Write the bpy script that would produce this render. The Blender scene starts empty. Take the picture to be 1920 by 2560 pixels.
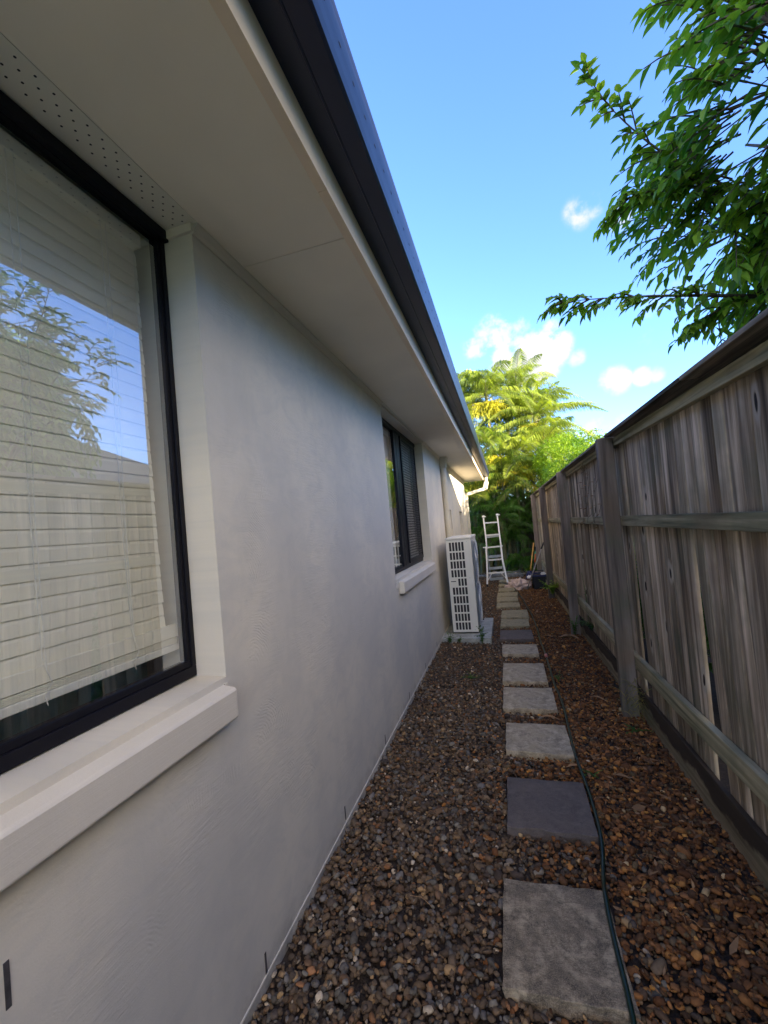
import bpy, bmesh, math, random
import numpy as np
from mathutils import Vector, Matrix, noise
R = math.radians
random.seed(7); rng = np.random.default_rng(7)
scn = bpy.context.scene
COL = scn.collection

# ------------------------------------------------------------------ camera
FPX, YAW, PITCH, ROLL = 1054.07, 0.277161, 0.0231352, 0.0865556
cam_d = bpy.data.cameras.new('camera'); cam = bpy.data.objects.new('camera', cam_d); COL.objects.link(cam)
cy, sy, cp, sp = math.cos(YAW), math.sin(YAW), math.cos(PITCH), math.sin(PITCH)
fwd = Vector((-sy*cp, cy*cp, sp)); right0 = Vector((cy, sy, 0)); down0 = fwd.cross(right0)
cr, sr = math.cos(ROLL), math.sin(ROLL)
rgt = cr*right0 + sr*down0; dwn = -sr*right0 + cr*down0
m3 = Matrix((rgt, -dwn, -fwd)).transposed()
cam.matrix_world = Matrix.Translation((0, 0, 1.5)) @ m3.to_4x4()
cam_d.sensor_fit = 'VERTICAL'; cam_d.sensor_height = 36; cam_d.sensor_width = 27
cam_d.lens = 36*FPX/2560; cam_d.shift_y = 20/2560
cam_d.clip_start = 0.02; cam_d.clip_end = 3000
scn.camera = cam

# ------------------------------------------------------------------ light
SUN_EL = 12.0
to_sun = Vector((0.8, -0.6, 0)).normalized()*math.cos(R(SUN_EL)) + Vector((0, 0, math.sin(R(SUN_EL))))
sl = bpy.data.lights.new('sun', 'SUN'); sl.energy = 5.0; sl.angle = R(0.5); sl.color = (1.0, 0.84, 0.60)
sun = bpy.data.objects.new('sun', sl); COL.objects.link(sun)
sun.rotation_euler = to_sun.to_track_quat('Z', 'Y').to_euler(); sun.location = (5, -8, 12)
SKY_STR, EXPOSURE = 0.15, 2.5
scn.cycles.diffuse_bounces = 8; scn.cycles.max_bounces = 14
scn.view_settings.view_transform = 'Standard'; scn.view_settings.look = 'None'
scn.view_settings.exposure = EXPOSURE; scn.view_settings.gamma = 1

world = bpy.data.worlds.new("World"); scn.world = world; world.use_nodes = True
wt = world.node_tree; wn = wt.nodes; wl = wt.links; wn.clear()
def wnode(t, **k):
    n = wn.new(t)
    for a, b in k.items(): setattr(n, a, b)
    return n
sky = wnode('ShaderNodeTexSky'); sky.sky_type = 'NISHITA'; sky.sun_disc = False
sky.sun_elevation = R(SUN_EL); sky.sun_rotation = math.atan2(to_sun.x, to_sun.y)
sky.air_density = 1.0; sky.dust_density = 0.05; sky.ozone_density = 1.5
tint = wnode('ShaderNodeMix', data_type='RGBA', blend_type='MULTIPLY'); tint.inputs[0].default_value = 1
wl.new(sky.outputs[0], tint.inputs[6]); tint.inputs[7].default_value = (0.47, 0.62, 1.02, 1)
tc = wnode('ShaderNodeTexCoord')
nz = wnode('ShaderNodeTexNoise'); nz.inputs['Scale'].default_value = 9; nz.inputs['Detail'].default_value = 8; nz.inputs['Roughness'].default_value = .62
wl.new(tc.outputs['Generated'], nz.inputs[0])
blobs = [(1195, 860, .045, .9), (1240, 835, .05, 1), (1270, 880, .06, 1), (1330, 900, .07, 1.2), (1375, 870, .055, 1.2), (1380, 830, .03, 1), (1300, 820, .03, .7), (1440, 895, .025, .6),
         (1448, 530, .035, .62), (1480, 515, .03, .58), (1500, 492, .018, .5), (1535, 952, .038, .8), (1560, 945, .022, .7), (1606, 940, .024, .75), (1640, 935, .02, .5),
         (1500, 1085, .045, .9), (1560, 1060, .03, .7), (1640, 800, .07, .42), (1700, 760, .05, .4), (1545, 540, .03, .4)]
acc = None
for bx_, by_, r_, a_ in blobs:
    d = (rgt*((bx_-960)/FPX) + dwn*((by_-1300)/FPX) + fwd).normalized()
    dot = wnode('ShaderNodeVectorMath', operation='DOT_PRODUCT'); dot.inputs[1].default_value = d
    wl.new(tc.outputs['Generated'], dot.inputs[0])
    mr = wnode('ShaderNodeMapRange', interpolation_type='SMOOTHSTEP')
    mr.inputs[1].default_value = math.cos(r_*1.08); mr.inputs[2].default_value = math.cos(r_*.2); mr.inputs[3].default_value = 0; mr.inputs[4].default_value = a_
    wl.new(dot.outputs['Value'], mr.inputs[0])
    if acc is None: acc = mr.outputs[0]
    else:
        mx = wnode('ShaderNodeMath', operation='MAXIMUM'); wl.new(acc, mx.inputs[0]); wl.new(mr.outputs[0], mx.inputs[1]); acc = mx.outputs[0]
# broad noise to break up the added light banks; ragged edges for visible clouds
nz2 = wnode('ShaderNodeTexNoise'); nz2.inputs['Scale'].default_value = 2.2; nz2.inputs['Detail'].default_value = 5
wl.new(tc.outputs['Generated'], nz2.inputs[0])
mr2 = wnode('ShaderNodeMapRange'); mr2.inputs[1].default_value = .3; mr2.inputs[2].default_value = .68; mr2.inputs[3].default_value = -1.5; mr2.inputs[4].default_value = 1.1
wl.new(nz.outputs[0], mr2.inputs[0])
ad = wnode('ShaderNodeMath', operation='ADD'); wl.new(acc, ad.inputs[0]); wl.new(mr2.outputs[0], ad.inputs[1])
ml = wnode('ShaderNodeMath', operation='MULTIPLY'); wl.new(ad.outputs[0], ml.inputs[0]); wl.new(acc, ml.inputs[1]); ml.use_clamp = True
mr3 = wnode('ShaderNodeMapRange', interpolation_type='SMOOTHSTEP'); mr3.inputs[1].default_value = .0; mr3.inputs[2].default_value = .8; wl.new(ml.outputs[0], mr3.inputs[0])
cm = wnode('ShaderNodeMix', data_type='RGBA'); wl.new(mr3.outputs[0], cm.inputs[0]); wl.new(tint.outputs[2], cm.inputs[6]); cm.inputs[7].default_value = (1.30, 1.27, 1.32, 1)
acc2 = None   # unseen bright warm banks, added overhead, beside and behind to light the wall
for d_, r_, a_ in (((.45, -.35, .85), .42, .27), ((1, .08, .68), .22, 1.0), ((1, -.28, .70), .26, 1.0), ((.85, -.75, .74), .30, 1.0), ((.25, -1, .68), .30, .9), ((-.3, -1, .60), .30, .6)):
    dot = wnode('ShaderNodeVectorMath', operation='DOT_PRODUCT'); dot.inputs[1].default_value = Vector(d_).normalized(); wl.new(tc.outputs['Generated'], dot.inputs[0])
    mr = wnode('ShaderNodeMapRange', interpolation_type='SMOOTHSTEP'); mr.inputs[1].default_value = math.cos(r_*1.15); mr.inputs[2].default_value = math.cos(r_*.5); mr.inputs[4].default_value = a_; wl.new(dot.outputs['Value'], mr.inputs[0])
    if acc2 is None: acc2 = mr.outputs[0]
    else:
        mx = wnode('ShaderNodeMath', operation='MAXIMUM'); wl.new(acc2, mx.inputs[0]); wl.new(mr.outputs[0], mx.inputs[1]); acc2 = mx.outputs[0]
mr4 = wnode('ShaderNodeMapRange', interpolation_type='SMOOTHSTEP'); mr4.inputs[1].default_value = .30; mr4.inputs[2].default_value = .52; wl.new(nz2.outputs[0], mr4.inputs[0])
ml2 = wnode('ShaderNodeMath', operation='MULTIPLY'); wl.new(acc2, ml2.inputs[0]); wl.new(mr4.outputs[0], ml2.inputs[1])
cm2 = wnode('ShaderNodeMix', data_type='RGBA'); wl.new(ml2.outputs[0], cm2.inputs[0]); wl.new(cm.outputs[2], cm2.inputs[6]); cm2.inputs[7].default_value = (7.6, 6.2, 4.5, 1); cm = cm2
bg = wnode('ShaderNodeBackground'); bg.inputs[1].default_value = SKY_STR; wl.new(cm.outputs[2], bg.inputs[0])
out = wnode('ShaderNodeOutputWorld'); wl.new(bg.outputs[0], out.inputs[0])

# ------------------------------------------------------------------ node helpers
class NT:
    def __init__(s, name):
        s.m = bpy.data.materials.new(name); s.m.use_nodes = True; s.t = s.m.node_tree; s.n = s.t.nodes; s.l = s.t.links
        s.n.clear(); s.out = s.n.new('ShaderNodeOutputMaterial'); s.b = s.n.new('ShaderNodeBsdfPrincipled'); s.l.new(s.b.outputs[0], s.out.inputs[0])
    def put(s, sock, v):
        if isinstance(v, (int, float)): sock.default_value = v
        elif isinstance(v, tuple): sock.default_value = v if len(v) == len(sock.default_value) else v+(1,)
        else: s.l.new(v, sock)
    def coord(s, scale=(1, 1, 1), rot=(0, 0, 0), loc=(0, 0, 0), kind='Object'):
        c = s.n.new('ShaderNodeTexCoord'); mp = s.n.new('ShaderNodeMapping'); mp.inputs[3].default_value = scale; mp.inputs[2].default_value = rot; mp.inputs[1].default_value = loc
        s.l.new(c.outputs[kind], mp.inputs[0]); return mp.outputs[0]
    def noise(s, vec, scale, detail=4, rough=.55, dist=0, out=0):
        n = s.n.new('ShaderNodeTexNoise'); s.l.new(vec, n.inputs[0]); n.inputs['Scale'].default_value = scale; n.inputs['Detail'].default_value = detail
        n.inputs['Roughness'].default_value = rough; n.inputs['Distortion'].default_value = dist; return n.outputs[out]
    def vor(s, vec, scale, feature='F1', out='Distance', rnd=1):
        n = s.n.new('ShaderNodeTexVoronoi'); n.voronoi_dimensions = '2D' if vec.node.type == 'COMBXYZ' else '3D'; n.feature = feature; s.l.new(vec, n.inputs[0]); n.inputs['Scale'].default_value = scale; n.inputs['Randomness'].default_value = rnd; return n.outputs[out]
    def ramp(s, f, stops, interp='LINEAR'):
        r = s.n.new('ShaderNodeValToRGB'); r.color_ramp.interpolation = interp; e = r.color_ramp.elements
        while len(e) < len(stops): e.new(.5)
        for i, (p, c) in enumerate(stops):
            e[i].position = p; e[i].color = (c, c, c, 1) if isinstance(c, (int, float)) else tuple(c)+(1,)
        s.put(r.inputs[0], f); return r.outputs[0]
    def mix(s, f, a, b, mode='MIX'):
        n = s.n.new('ShaderNodeMix'); n.data_type = 'RGBA'; n.blend_type = mode; s.put(n.inputs[0], f); s.put(n.inputs[6], a); s.put(n.inputs[7], b); return n.outputs[2]
    def math(s, op, a, b=0.0, c=None, clamp=False):
        n = s.n.new('ShaderNodeMath'); n.operation = op; n.use_clamp = clamp; s.put(n.inputs[0], a); s.put(n.inputs[1], b)
        if c is not None: s.put(n.inputs[2], c)
        return n.outputs[0]
    def vm(s, op, a, b=None, out=0):
        n = s.n.new('ShaderNodeVectorMath'); n.operation = op; s.put(n.inputs[0], a)
        if b is not None: s.put(n.inputs[1], b)
        return n.outputs[out]
    def sep(s, v):
        n = s.n.new('ShaderNodeSeparateXYZ'); s.l.new(v, n.inputs[0]); return n.outputs
    def attr(s, name='tint', out='Color'):
        n = s.n.new('ShaderNodeAttribute'); n.attribute_name = name; return n.outputs[out]
    def bump(s, h, strength=.3, dist=.01, chain=None):
        n = s.n.new('ShaderNodeBump'); s.put(n.inputs['Height'], h); n.inputs['Strength'].default_value = strength; n.inputs['Distance'].default_value = dist
        if chain is not None: s.l.new(chain, n.inputs['Normal'])
        return n.outputs[0]
    def fin(s, color=None, rough=None, normal=None, **k):
        if color is not None: s.put(s.b.inputs['Base Color'], color)
        if rough is not None: s.put(s.b.inputs['Roughness'], rough)
        if normal is not None: s.l.new(normal, s.b.inputs['Normal'])
        for a, v in k.items(): s.put(s.b.inputs[a.replace('_', ' ')], v)
        return s.m

def plain(name, color, rough=.6, var=.12, scale=12, bump=0.0, bscale=120, **k):
    t = NT(name); v = t.coord()
    f = t.noise(v, scale, 5); a = tuple(c*(1-var) for c in color); b = tuple(min(1, c*(1+var)) for c in color)
    c = t.ramp(f, [(.3, a), (.7, b)])
    nrm = t.bump(t.noise(v, bscale, 3), bump, .002) if bump else None
    rv = min(.07, var*.6); rg = t.ramp(t.noise(v, scale*3, 3), [(.3, max(0, rough-rv)), (.7, min(1, rough+rv))])
    return t.fin(c, rg, nrm, **k)

M = {}
# trowelled render: patches of concentric arcs and brushed streaks
def m_render():
    t = NT('painted_render'); v = t.coord((0, 1, 1)); vo = t.coord()
    vor = t.n.new('ShaderNodeTexVoronoi'); vor.inputs['Scale'].default_value = 3.4; t.l.new(v, vor.inputs[0])
    dv = t.vm('SUBTRACT', v, vor.outputs['Position'])
    off = t.vm('MULTIPLY', t.vm('SUBTRACT', vor.outputs['Color'], (.5, .5, .5)), (0, .5, .28))
    dd = t.vm('ADD', t.vm('ADD', dv, off), t.vm('MULTIPLY', t.vm('SUBTRACT', t.noise(v, 5, 3, out=1), (.5, .5, .5)), (0, .11, .11)))
    rad = t.vm('LENGTH', dd, out=1)
    ring = t.math('SINE', t.math('MULTIPLY', rad, 560.0))
    ring = t.math('MULTIPLY', ring, t.ramp(t.noise(v, 60, 3), [(.4, 0.0), (.6, 1.0)]))
    mask = t.math('MULTIPLY', t.ramp(t.noise(t.coord((0, 1, 1), loc=(0, 3, 7)), 4.2, 3), [(.47, 0.0), (.62, 1.0)]), t.ramp(t.vor(v, 3.4, 'DISTANCE_TO_EDGE'), [(.0, 0.0), (.12, 1.0)]))
    h1 = t.math('MULTIPLY', t.math('MULTIPLY', ring, mask), t.ramp(t.math('ADD', t.math('MULTIPLY', t.sep(dd)[2], 8.0), .3), [(.3, 0.0), (.7, 1.0)]))
    dist = t.coord((1, 9, 60), rot=(R(34), 0, 0)); str_ = t.noise(dist, 1.6, 5, .6, .6)
    smask = t.ramp(t.noise(v, 2.3, 2), [(.45, 0.0), (.62, 1.0)])
    h2 = t.math('MULTIPLY', str_, smask)
    fine = t.noise(vo, 260, 4, .6); broad = t.noise(vo, 3.5, 3)
    n = t.bump(fine, .18, .002); n = t.bump(h1, .26, .0022, n); n = t.bump(h2, .45, .005, n); n = t.bump(broad, .15, .015, n)
    c = t.mix(t.ramp(t.noise(v, 1.4, 5), [(.42, 0.0), (.60, 1.0)]), (.68, .625, .52), (.585, .55, .48))
    c = t.mix(t.ramp(t.noise(t.coord((0, 1, 1.6), rot=(R(30), 0, 0)), 5.5, 7, .7, .8), [(.46, 0.0), (.62, .35)]), c, (.50, .485, .44))
    c = t.mix(t.ramp(t.noise(t.coord((0, 2.2, .5)), 2.5, 5, .65), [(.50, 0.0), (.75, .16)]), c, (.36, .34, .30))
    z = t.sep(vo)[2]
    low = t.math('MULTIPLY', t.ramp(z, [(.0, 1.0), (.12, 0.0)]), t.ramp(t.noise(vo, 14, 5, .7), [(.4, 0.0), (.65, .7)]))
    c = t.mix(low, c, (.22, .19, .15))
    return t.fin(c, .62, n, Specular_IOR_Level=.35)
M['render'] = m_render()
def m_sill():
    t = NT('brushed_sill'); v = t.coord((30, 2.2, 90)); w = t.coord()
    n = t.bump(t.noise(v, 1.3, 4, .6, .8), .32, .003); n = t.bump(t.noise(w, 200, 3), .2, .0015, n)
    c = t.mix(t.ramp(t.noise(w, 5, 5), [(.4, 0.0), (.8, .5)]), (.66, .61, .52), (.54, .50, .43))
    return t.fin(c, .6, n, Specular_IOR_Level=.3)
M['sill'] = m_sill()
M['soffit'] = plain('soffit_sheet', (.86, .79, .65), .75, .04, 2.5, .06, 300)
def m_perf():
    t = NT('perforated_soffit'); v = t.coord(); s = t.sep(v)
    ix = t.math('DIVIDE', t.math('ADD', s[0], .909-.00975+.039), .0195); row = t.math('FLOOR', ix)
    iy = t.math('ADD', t.math('DIVIDE', s[1], .0405), t.math('MULTIPLY', row, -.5))
    fx = t.math('MULTIPLY', t.math('SUBTRACT', t.math('FRACT', ix), .5), .0195); fy = t.math('MULTIPLY', t.math('SUBTRACT', t.math('FRACT', iy), .5), .0405)
    d = t.math('SQRT', t.math('ADD', t.math('MULTIPLY', fx, fx), t.math('MULTIPLY', fy, fy)))
    hole = t.math('LESS_THAN', d, .0030)
    inb = t.math('MULTIPLY', t.math('GREATER_THAN', s[0], -.978), t.math('LESS_THAN', s[0], -.899)); hole = t.math('MULTIPLY', hole, inb)
    c = t.mix(hole, (.74, .71, .60), (.02, .02, .02)); return t.fin(c, .75)
M['perf'] = m_perf()
M['fascia'] = plain('cream_fascia', (.82, .68, .50), .5, .05, 4, .05, 90)
M['gutter'] = plain('slate_blue_gutter', (.010, .015, .045), .40, .03, 3, 0, 60, Metallic=.0, Specular_IOR_Level=.6)
M['rooft'] = plain('roof_sheet', (.10, .13, .17), .45, .1, 3)
M['frame'] = plain('black_aluminium', (.008, .008, .012), .42, .1, 30, Specular_IOR_Level=.15)
M['screen'] = plain('screen_mesh', (.02, .02, .026), .4, .2, 40)
M['slat'] = plain('ivory_slat', (.88, .86, .76), .45, .05, 6)
M['cord'] = plain('blind_cord', (.8, .8, .76), .8, .05, 50)
M['curtain'] = plain('teal_curtain', (.34, .62, .70), .9, .3, 8)
M['interior'] = plain('room_paint', (.72, .72, .56), .8, .05, 3)
M['pvc'] = plain('cream_pipe', (.52, .48, .39), .4, .04, 4)
M['ac'] = plain('ivory_enamel', (.66, .65, .60), .42, .03, 5)
M['acmetal'] = plain('galvanised_guard', (.42, .45, .48), .4, .1, 60, Metallic=.5)
M['dark'] = plain('dark_opening', (.012, .013, .018), .6, .2, 60)
M['weep'] = plain('weep_recess', (.05, .045, .045), .8, .4, 40)
M['black'] = plain('black_plastic', (.012, .013, .018), .45, .15, 25)
M['blue'] = plain('navy_plastic', (.012, .018, .09), .4, .1, 25)
M['white'] = plain('white_rag', (.75, .74, .72), .9, .1, 30, .3, 80)
M['alu'] = plain('brushed_aluminium', (.68, .68, .68), .42, .06, 40, Metallic=.25)
M['yellow'] = plain('yellow_handle', (.62, .33, .06), .45, .1, 20)
M['green'] = plain('green_handle', (.05, .35, .20), .45, .1, 20)
M['orange'] = plain('orange_handle', (.60, .13, .03), .45, .1, 20)
M['greypole'] = plain('grey_pole', (.30, .28, .25), .4, .1, 20)
M['cloth'] = plain('drop_cloth', (.55, .42, .36), .95, .1, 25, .3, 300)
M['hose'] = plain('green_hose', (.004, .020, .010), .35, .2, 40)
M['red'] = plain('pink_fitting', (.45, .16, .13), .5, .1, 40)
M['brick'] = plain('pale_brick_wall', (.40, .30, .22), .85, .15, 4)
M['tile'] = plain('dark_roof_tile', (.10, .09, .09), .7, .2, 3)

def m_concrete(name, c1, c2, dark=(.05, .05, .045)):
    t = NT(name); v = t.coord(); g = t.coord(kind='Generated')
    c = t.mix(t.ramp(t.noise(v, 9, 6, .65), [(.42, 0.0), (.58, 1.0)]), c1, c2)
    c = t.mix(t.ramp(t.noise(v, 11, 10, .8), [(.47, 0.0), (.60, .85)]), c, dark)
    c = t.mix(t.ramp(t.noise(t.coord((1, 4.5, 1), rot=(0, 0, R(28))), 7, 6, .6, 1.6), [(.50, 0.0), (.535, .45), (.57, 0.0)]), c, dark)
    c = t.mix(t.ramp(t.noise(v, 260, 3, .6), [(.45, 0.0), (.7, .35)]), c, tuple(min(1, x*1.5) for x in c2))
    n = t.bump(t.noise(v, 130, 5, .7), .45, .004); n = t.bump(t.noise(t.coord((1, 3, 1), rot=(0, 0, R(25))), 12, 5, .6, 1.2), .35, .01, n)
    return t.fin(c, .85, n)
M['paver1'] = m_concrete('speckled_concrete_paver', (.14, .11, .075), (.40, .325, .22), (.055, .043, .03))
M['paver'] = m_concrete('riven_sandstone_paver', (.38, .31, .20), (.52, .43, .30), (.15, .12, .08))
M['paver_olive'] = m_concrete('aged_sandstone_paver', (.25, .22, .13), (.36, .31, .19), (.12, .10, .06))
M['slate'] = m_concrete('slate_paver', (.115, .094, .082), (.145, .12, .105), (.08, .066, .058))
M['pad'] = m_concrete('pale_concrete', (.28, .30, .28), (.40, .42, .39), (.2, .2, .18))
M['kerb'] = m_concrete('grey_kerb', (.16, .17, .17), (.26, .27, .27))

def m_wood(name, cols, sx, sy, sz, knots=False, top_dark=None):
    t = NT(name); ob = t.coord(); tn = t.attr()
    shift = t.vm('MULTIPLY', tn, (13.0, 17.0, 11.0)); base = t.vm('ADD', ob, shift)
    sc = t.vm('MULTIPLY', base, (sx, sy, sz))
    f = t.noise(sc, 1.0, 6, .62, .5); f2 = t.noise(t.vm('MULTIPLY', base, (sx*.25, sy*.28, sz*.6)), 1.0, 4, .6, .3)
    f = t.math('ADD', t.math('MULTIPLY', f, .6), t.math('MULTIPLY', f2, .5))
    c = t.ramp(f, [(.40, cols[0]), (.49, cols[1]), (.55, cols[2]), (.64, cols[3])])
    lum = t.sep(tn)[0]
    c = t.mix(1.0, c, t.ramp(t.noise(t.vm('MULTIPLY', base, (0, 5, .9)), 1.0, 3, .5), [(.35, .62), (.5, 1.0), (.66, 1.3)]), 'MULTIPLY') if knots else c
    c = t.mix(1.0, c, t.ramp(lum, [(0, (.58, .53, .47)), (.5, (1.02, .96, .87)), (1, (1.4, 1.32, 1.2))]), 'MULTIPLY')
    g = t.ramp(t.noise(base, 3.2, 4), [(.48, 0.0), (.66, .45)]); c = t.mix(g, c, (.10, .12, .075))
    br = t.ramp(t.noise(ob, 2.1, 4), [(.52, 0.0), (.7, .5)]); c = t.mix(br, c, (.17, .115, .07))
    n = t.bump(f, .6, .004)
    if knots:
        sb = t.sep(t.vm('ADD', t.vm('MULTIPLY', base, (0, 5.0, 1.7)), t.vm('MULTIPLY', t.vm('SUBTRACT', t.noise(base, 9, 2, out=1), (.5, .5, .5)), (0, .10, .10)))); cb = t.n.new('ShaderNodeCombineXYZ'); t.l.new(sb[1], cb.inputs[0]); t.l.new(sb[2], cb.inputs[1]); kv = cb.outputs[0]; k = t.vor(kv, 1.0)
        near = t.ramp(k, [(.0, 1.0), (.045, 1.0), (.055, 0.0)]); ring = t.ramp(k, [(.05, 0.0), (.07, 1.0), (.10, 1.0), (.15, 0.0)])
        keep = t.math('GREATER_THAN', t.sep(t.vor(kv, 1.0, out='Color'))[0], .62)
        c = t.mix(t.math('MULTIPLY', ring, t.math('MULTIPLY', keep, .8)), c, (.40, .35, .28)); c = t.mix(t.math('MULTIPLY', near, keep), c, (.018, .014, .012))
    if top_dark: 
        zz = t.sep(ob)[2]; nn = t.noise(ob, 4.5, 4)
        s = t.ramp(t.math('ADD', t.math('MULTIPLY', zz, top_dark[0]), t.math('MULTIPLY', nn, top_dark[1])), [(top_dark[2], 0.0), (top_dark[3], .92)])
        c = t.mix(s, c, (.035, .024, .018))
    return t.fin(c, .9, n, Specular_IOR_Level=.2)
grey = [(.07, .056, .042), (.20, .162, .12), (.31, .258, .20), (.50, .43, .345)]
M['paling'] = m_wood('weathered_paling', grey, 18, 30, .8, True, (1.1, .35, 2.17, 2.33))  # last tuple darkens the boards towards the top
M['post'] = m_wood('grey_post', [(.09, .078, .072), (.15, .13, .12), (.19, .165, .15), (.25, .22, .20)], 22, 22, 1.0)
M['rail'] = m_wood('mossy_rail', [(.10, .095, .06), (.20, .19, .12), (.25, .235, .155), (.35, .32, .22)], 30, 1.4, 34)
M['cap'] = m_wood('dark_capping', [(.05, .043, .036), (.12, .105, .09), (.18, .16, .135), (.30, .27, .235)], 40, 1.5, 40)
M['sleeper'] = m_wood('sleeper_board', [(.12, .10, .065), (.21, .18, .12), (.27, .23, .16), (.36, .31, .22)], 24, 1.2, 26, False, (6.0, 1.1, .88, 1.05))  # stained dark along the top
M['bark'] = m_wood('tree_bark', [(.03, .025, .02), (.06, .05, .04), (.09, .075, .06), (.14, .12, .10)], 16, 16, 5)

def m_leaf(name, c1, c2, trans=.35, rough=.42, tcol=None, spec=.4):
    t = NT(name); a = t.sep(t.attr()); c = t.mix(a[0], c1, c2)
    c = t.mix(t.math('MULTIPLY', a[1], .35), c, tuple(x*.45 for x in c1))
    t.fin(c, rough, None, Specular_IOR_Level=spec)
    tr = t.n.new('ShaderNodeBsdfTranslucent'); t.put(tr.inputs[0], t.mix(1.0, c, tcol or (1.5, 1.5, .6), 'MULTIPLY'))
    mx = t.n.new('ShaderNodeMixShader'); mx.inputs[0].default_value = trans; t.l.new(t.b.outputs[0], mx.inputs[1]); t.l.new(tr.outputs[0], mx.inputs[2]); t.l.new(mx.outputs[0], t.out.inputs[0])
    return t.m
M['leaf'] = m_leaf('glossy_leaf', (.06, .17, .025), (.34, .50, .05), .5)
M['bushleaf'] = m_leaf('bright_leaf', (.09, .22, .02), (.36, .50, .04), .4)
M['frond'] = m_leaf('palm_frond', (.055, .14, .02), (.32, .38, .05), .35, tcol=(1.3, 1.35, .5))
M['frond_dark'] = m_leaf('shade_frond', (.05, .15, .03), (.17, .34, .05), .35)  # shaded copy of the palm frond, low-level shade put into its greens
M['frond_gold'] = m_leaf('golden_frond', (.38, .34, .03), (.62, .50, .05), .35)
M['flower'] = m_leaf('palm_flower', (.50, .48, .03), (.80, .74, .08), .2, .7)
M['redleaf'] = m_leaf('red_leaf', (.12, .02, .02), (.25, .05, .04), .3)
M['weed'] = m_leaf('weed_leaf', (.035, .09, .02), (.10, .20, .03), .3)
M['grassdry'] = m_leaf('grass_blade', (.12, .14, .04), (.35, .28, .10), .25, .7)
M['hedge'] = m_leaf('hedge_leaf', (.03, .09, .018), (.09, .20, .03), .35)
M['litter'] = m_leaf('dry_leaf', (.10, .045, .02), (.42, .26, .14), .12, .8, (1.2, 1, .8), .15)
M['cane'] = plain('palm_cane', (.13, .13, .06), .6, .25, 10)
def m_stone():
    t = NT('river_pebble'); v = t.coord(); a = t.attr()
    c = t.mix(t.ramp(t.noise(v, 90, 4, .6), [(.35, 0.0), (.7, .5)]), a, t.mix(1.0, a, (.45, .42, .4), 'MULTIPLY'))
    return t.fin(c, .85, t.bump(t.noise(v, 300, 3), .35, .0015), Specular_IOR_Level=.2)
M['stone'] = m_stone()
def m_soil():
    t = NT('dark_soil'); v = t.coord()
    c = t.ramp(t.noise(v, 40, 6, .7), [(.3, (.018, .013, .010)), (.7, (.06, .042, .03))]); return t.fin(c, .95, t.bump(t.noise(v, 90, 5), .8, .01))
M['soil'] = m_soil()
M['lawn'] = plain('lawn_green', (.07, .16, .025), .9, .35, 6, .6, 90)
def m_glass():
    t = NT('window_glass'); t.n.remove(t.b)
    tr = t.n.new('ShaderNodeBsdfTransparent'); tr.inputs[0].default_value = (.97, .98, .96, 1); gl = t.n.new('ShaderNodeBsdfGlossy'); gl.inputs['Roughness'].default_value = 0.0; gl.inputs[0].default_value = (.95, .97, 1, 1)
    lw = t.n.new('ShaderNodeLayerWeight'); lw.inputs[0].default_value = .5
    fr = t.math('ADD', t.math('MULTIPLY', t.math('POWER', lw.outputs['Facing'], 3.2), .66), .27, clamp=True)
    mx = t.n.new('ShaderNodeMixShader'); t.l.new(fr, mx.inputs[0]); t.l.new(tr.outputs[0], mx.inputs[1]); t.l.new(gl.outputs[0], mx.inputs[2]); t.l.new(mx.outputs[0], t.out.inputs[0]); return t.m
M['glass'] = m_glass()

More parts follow.
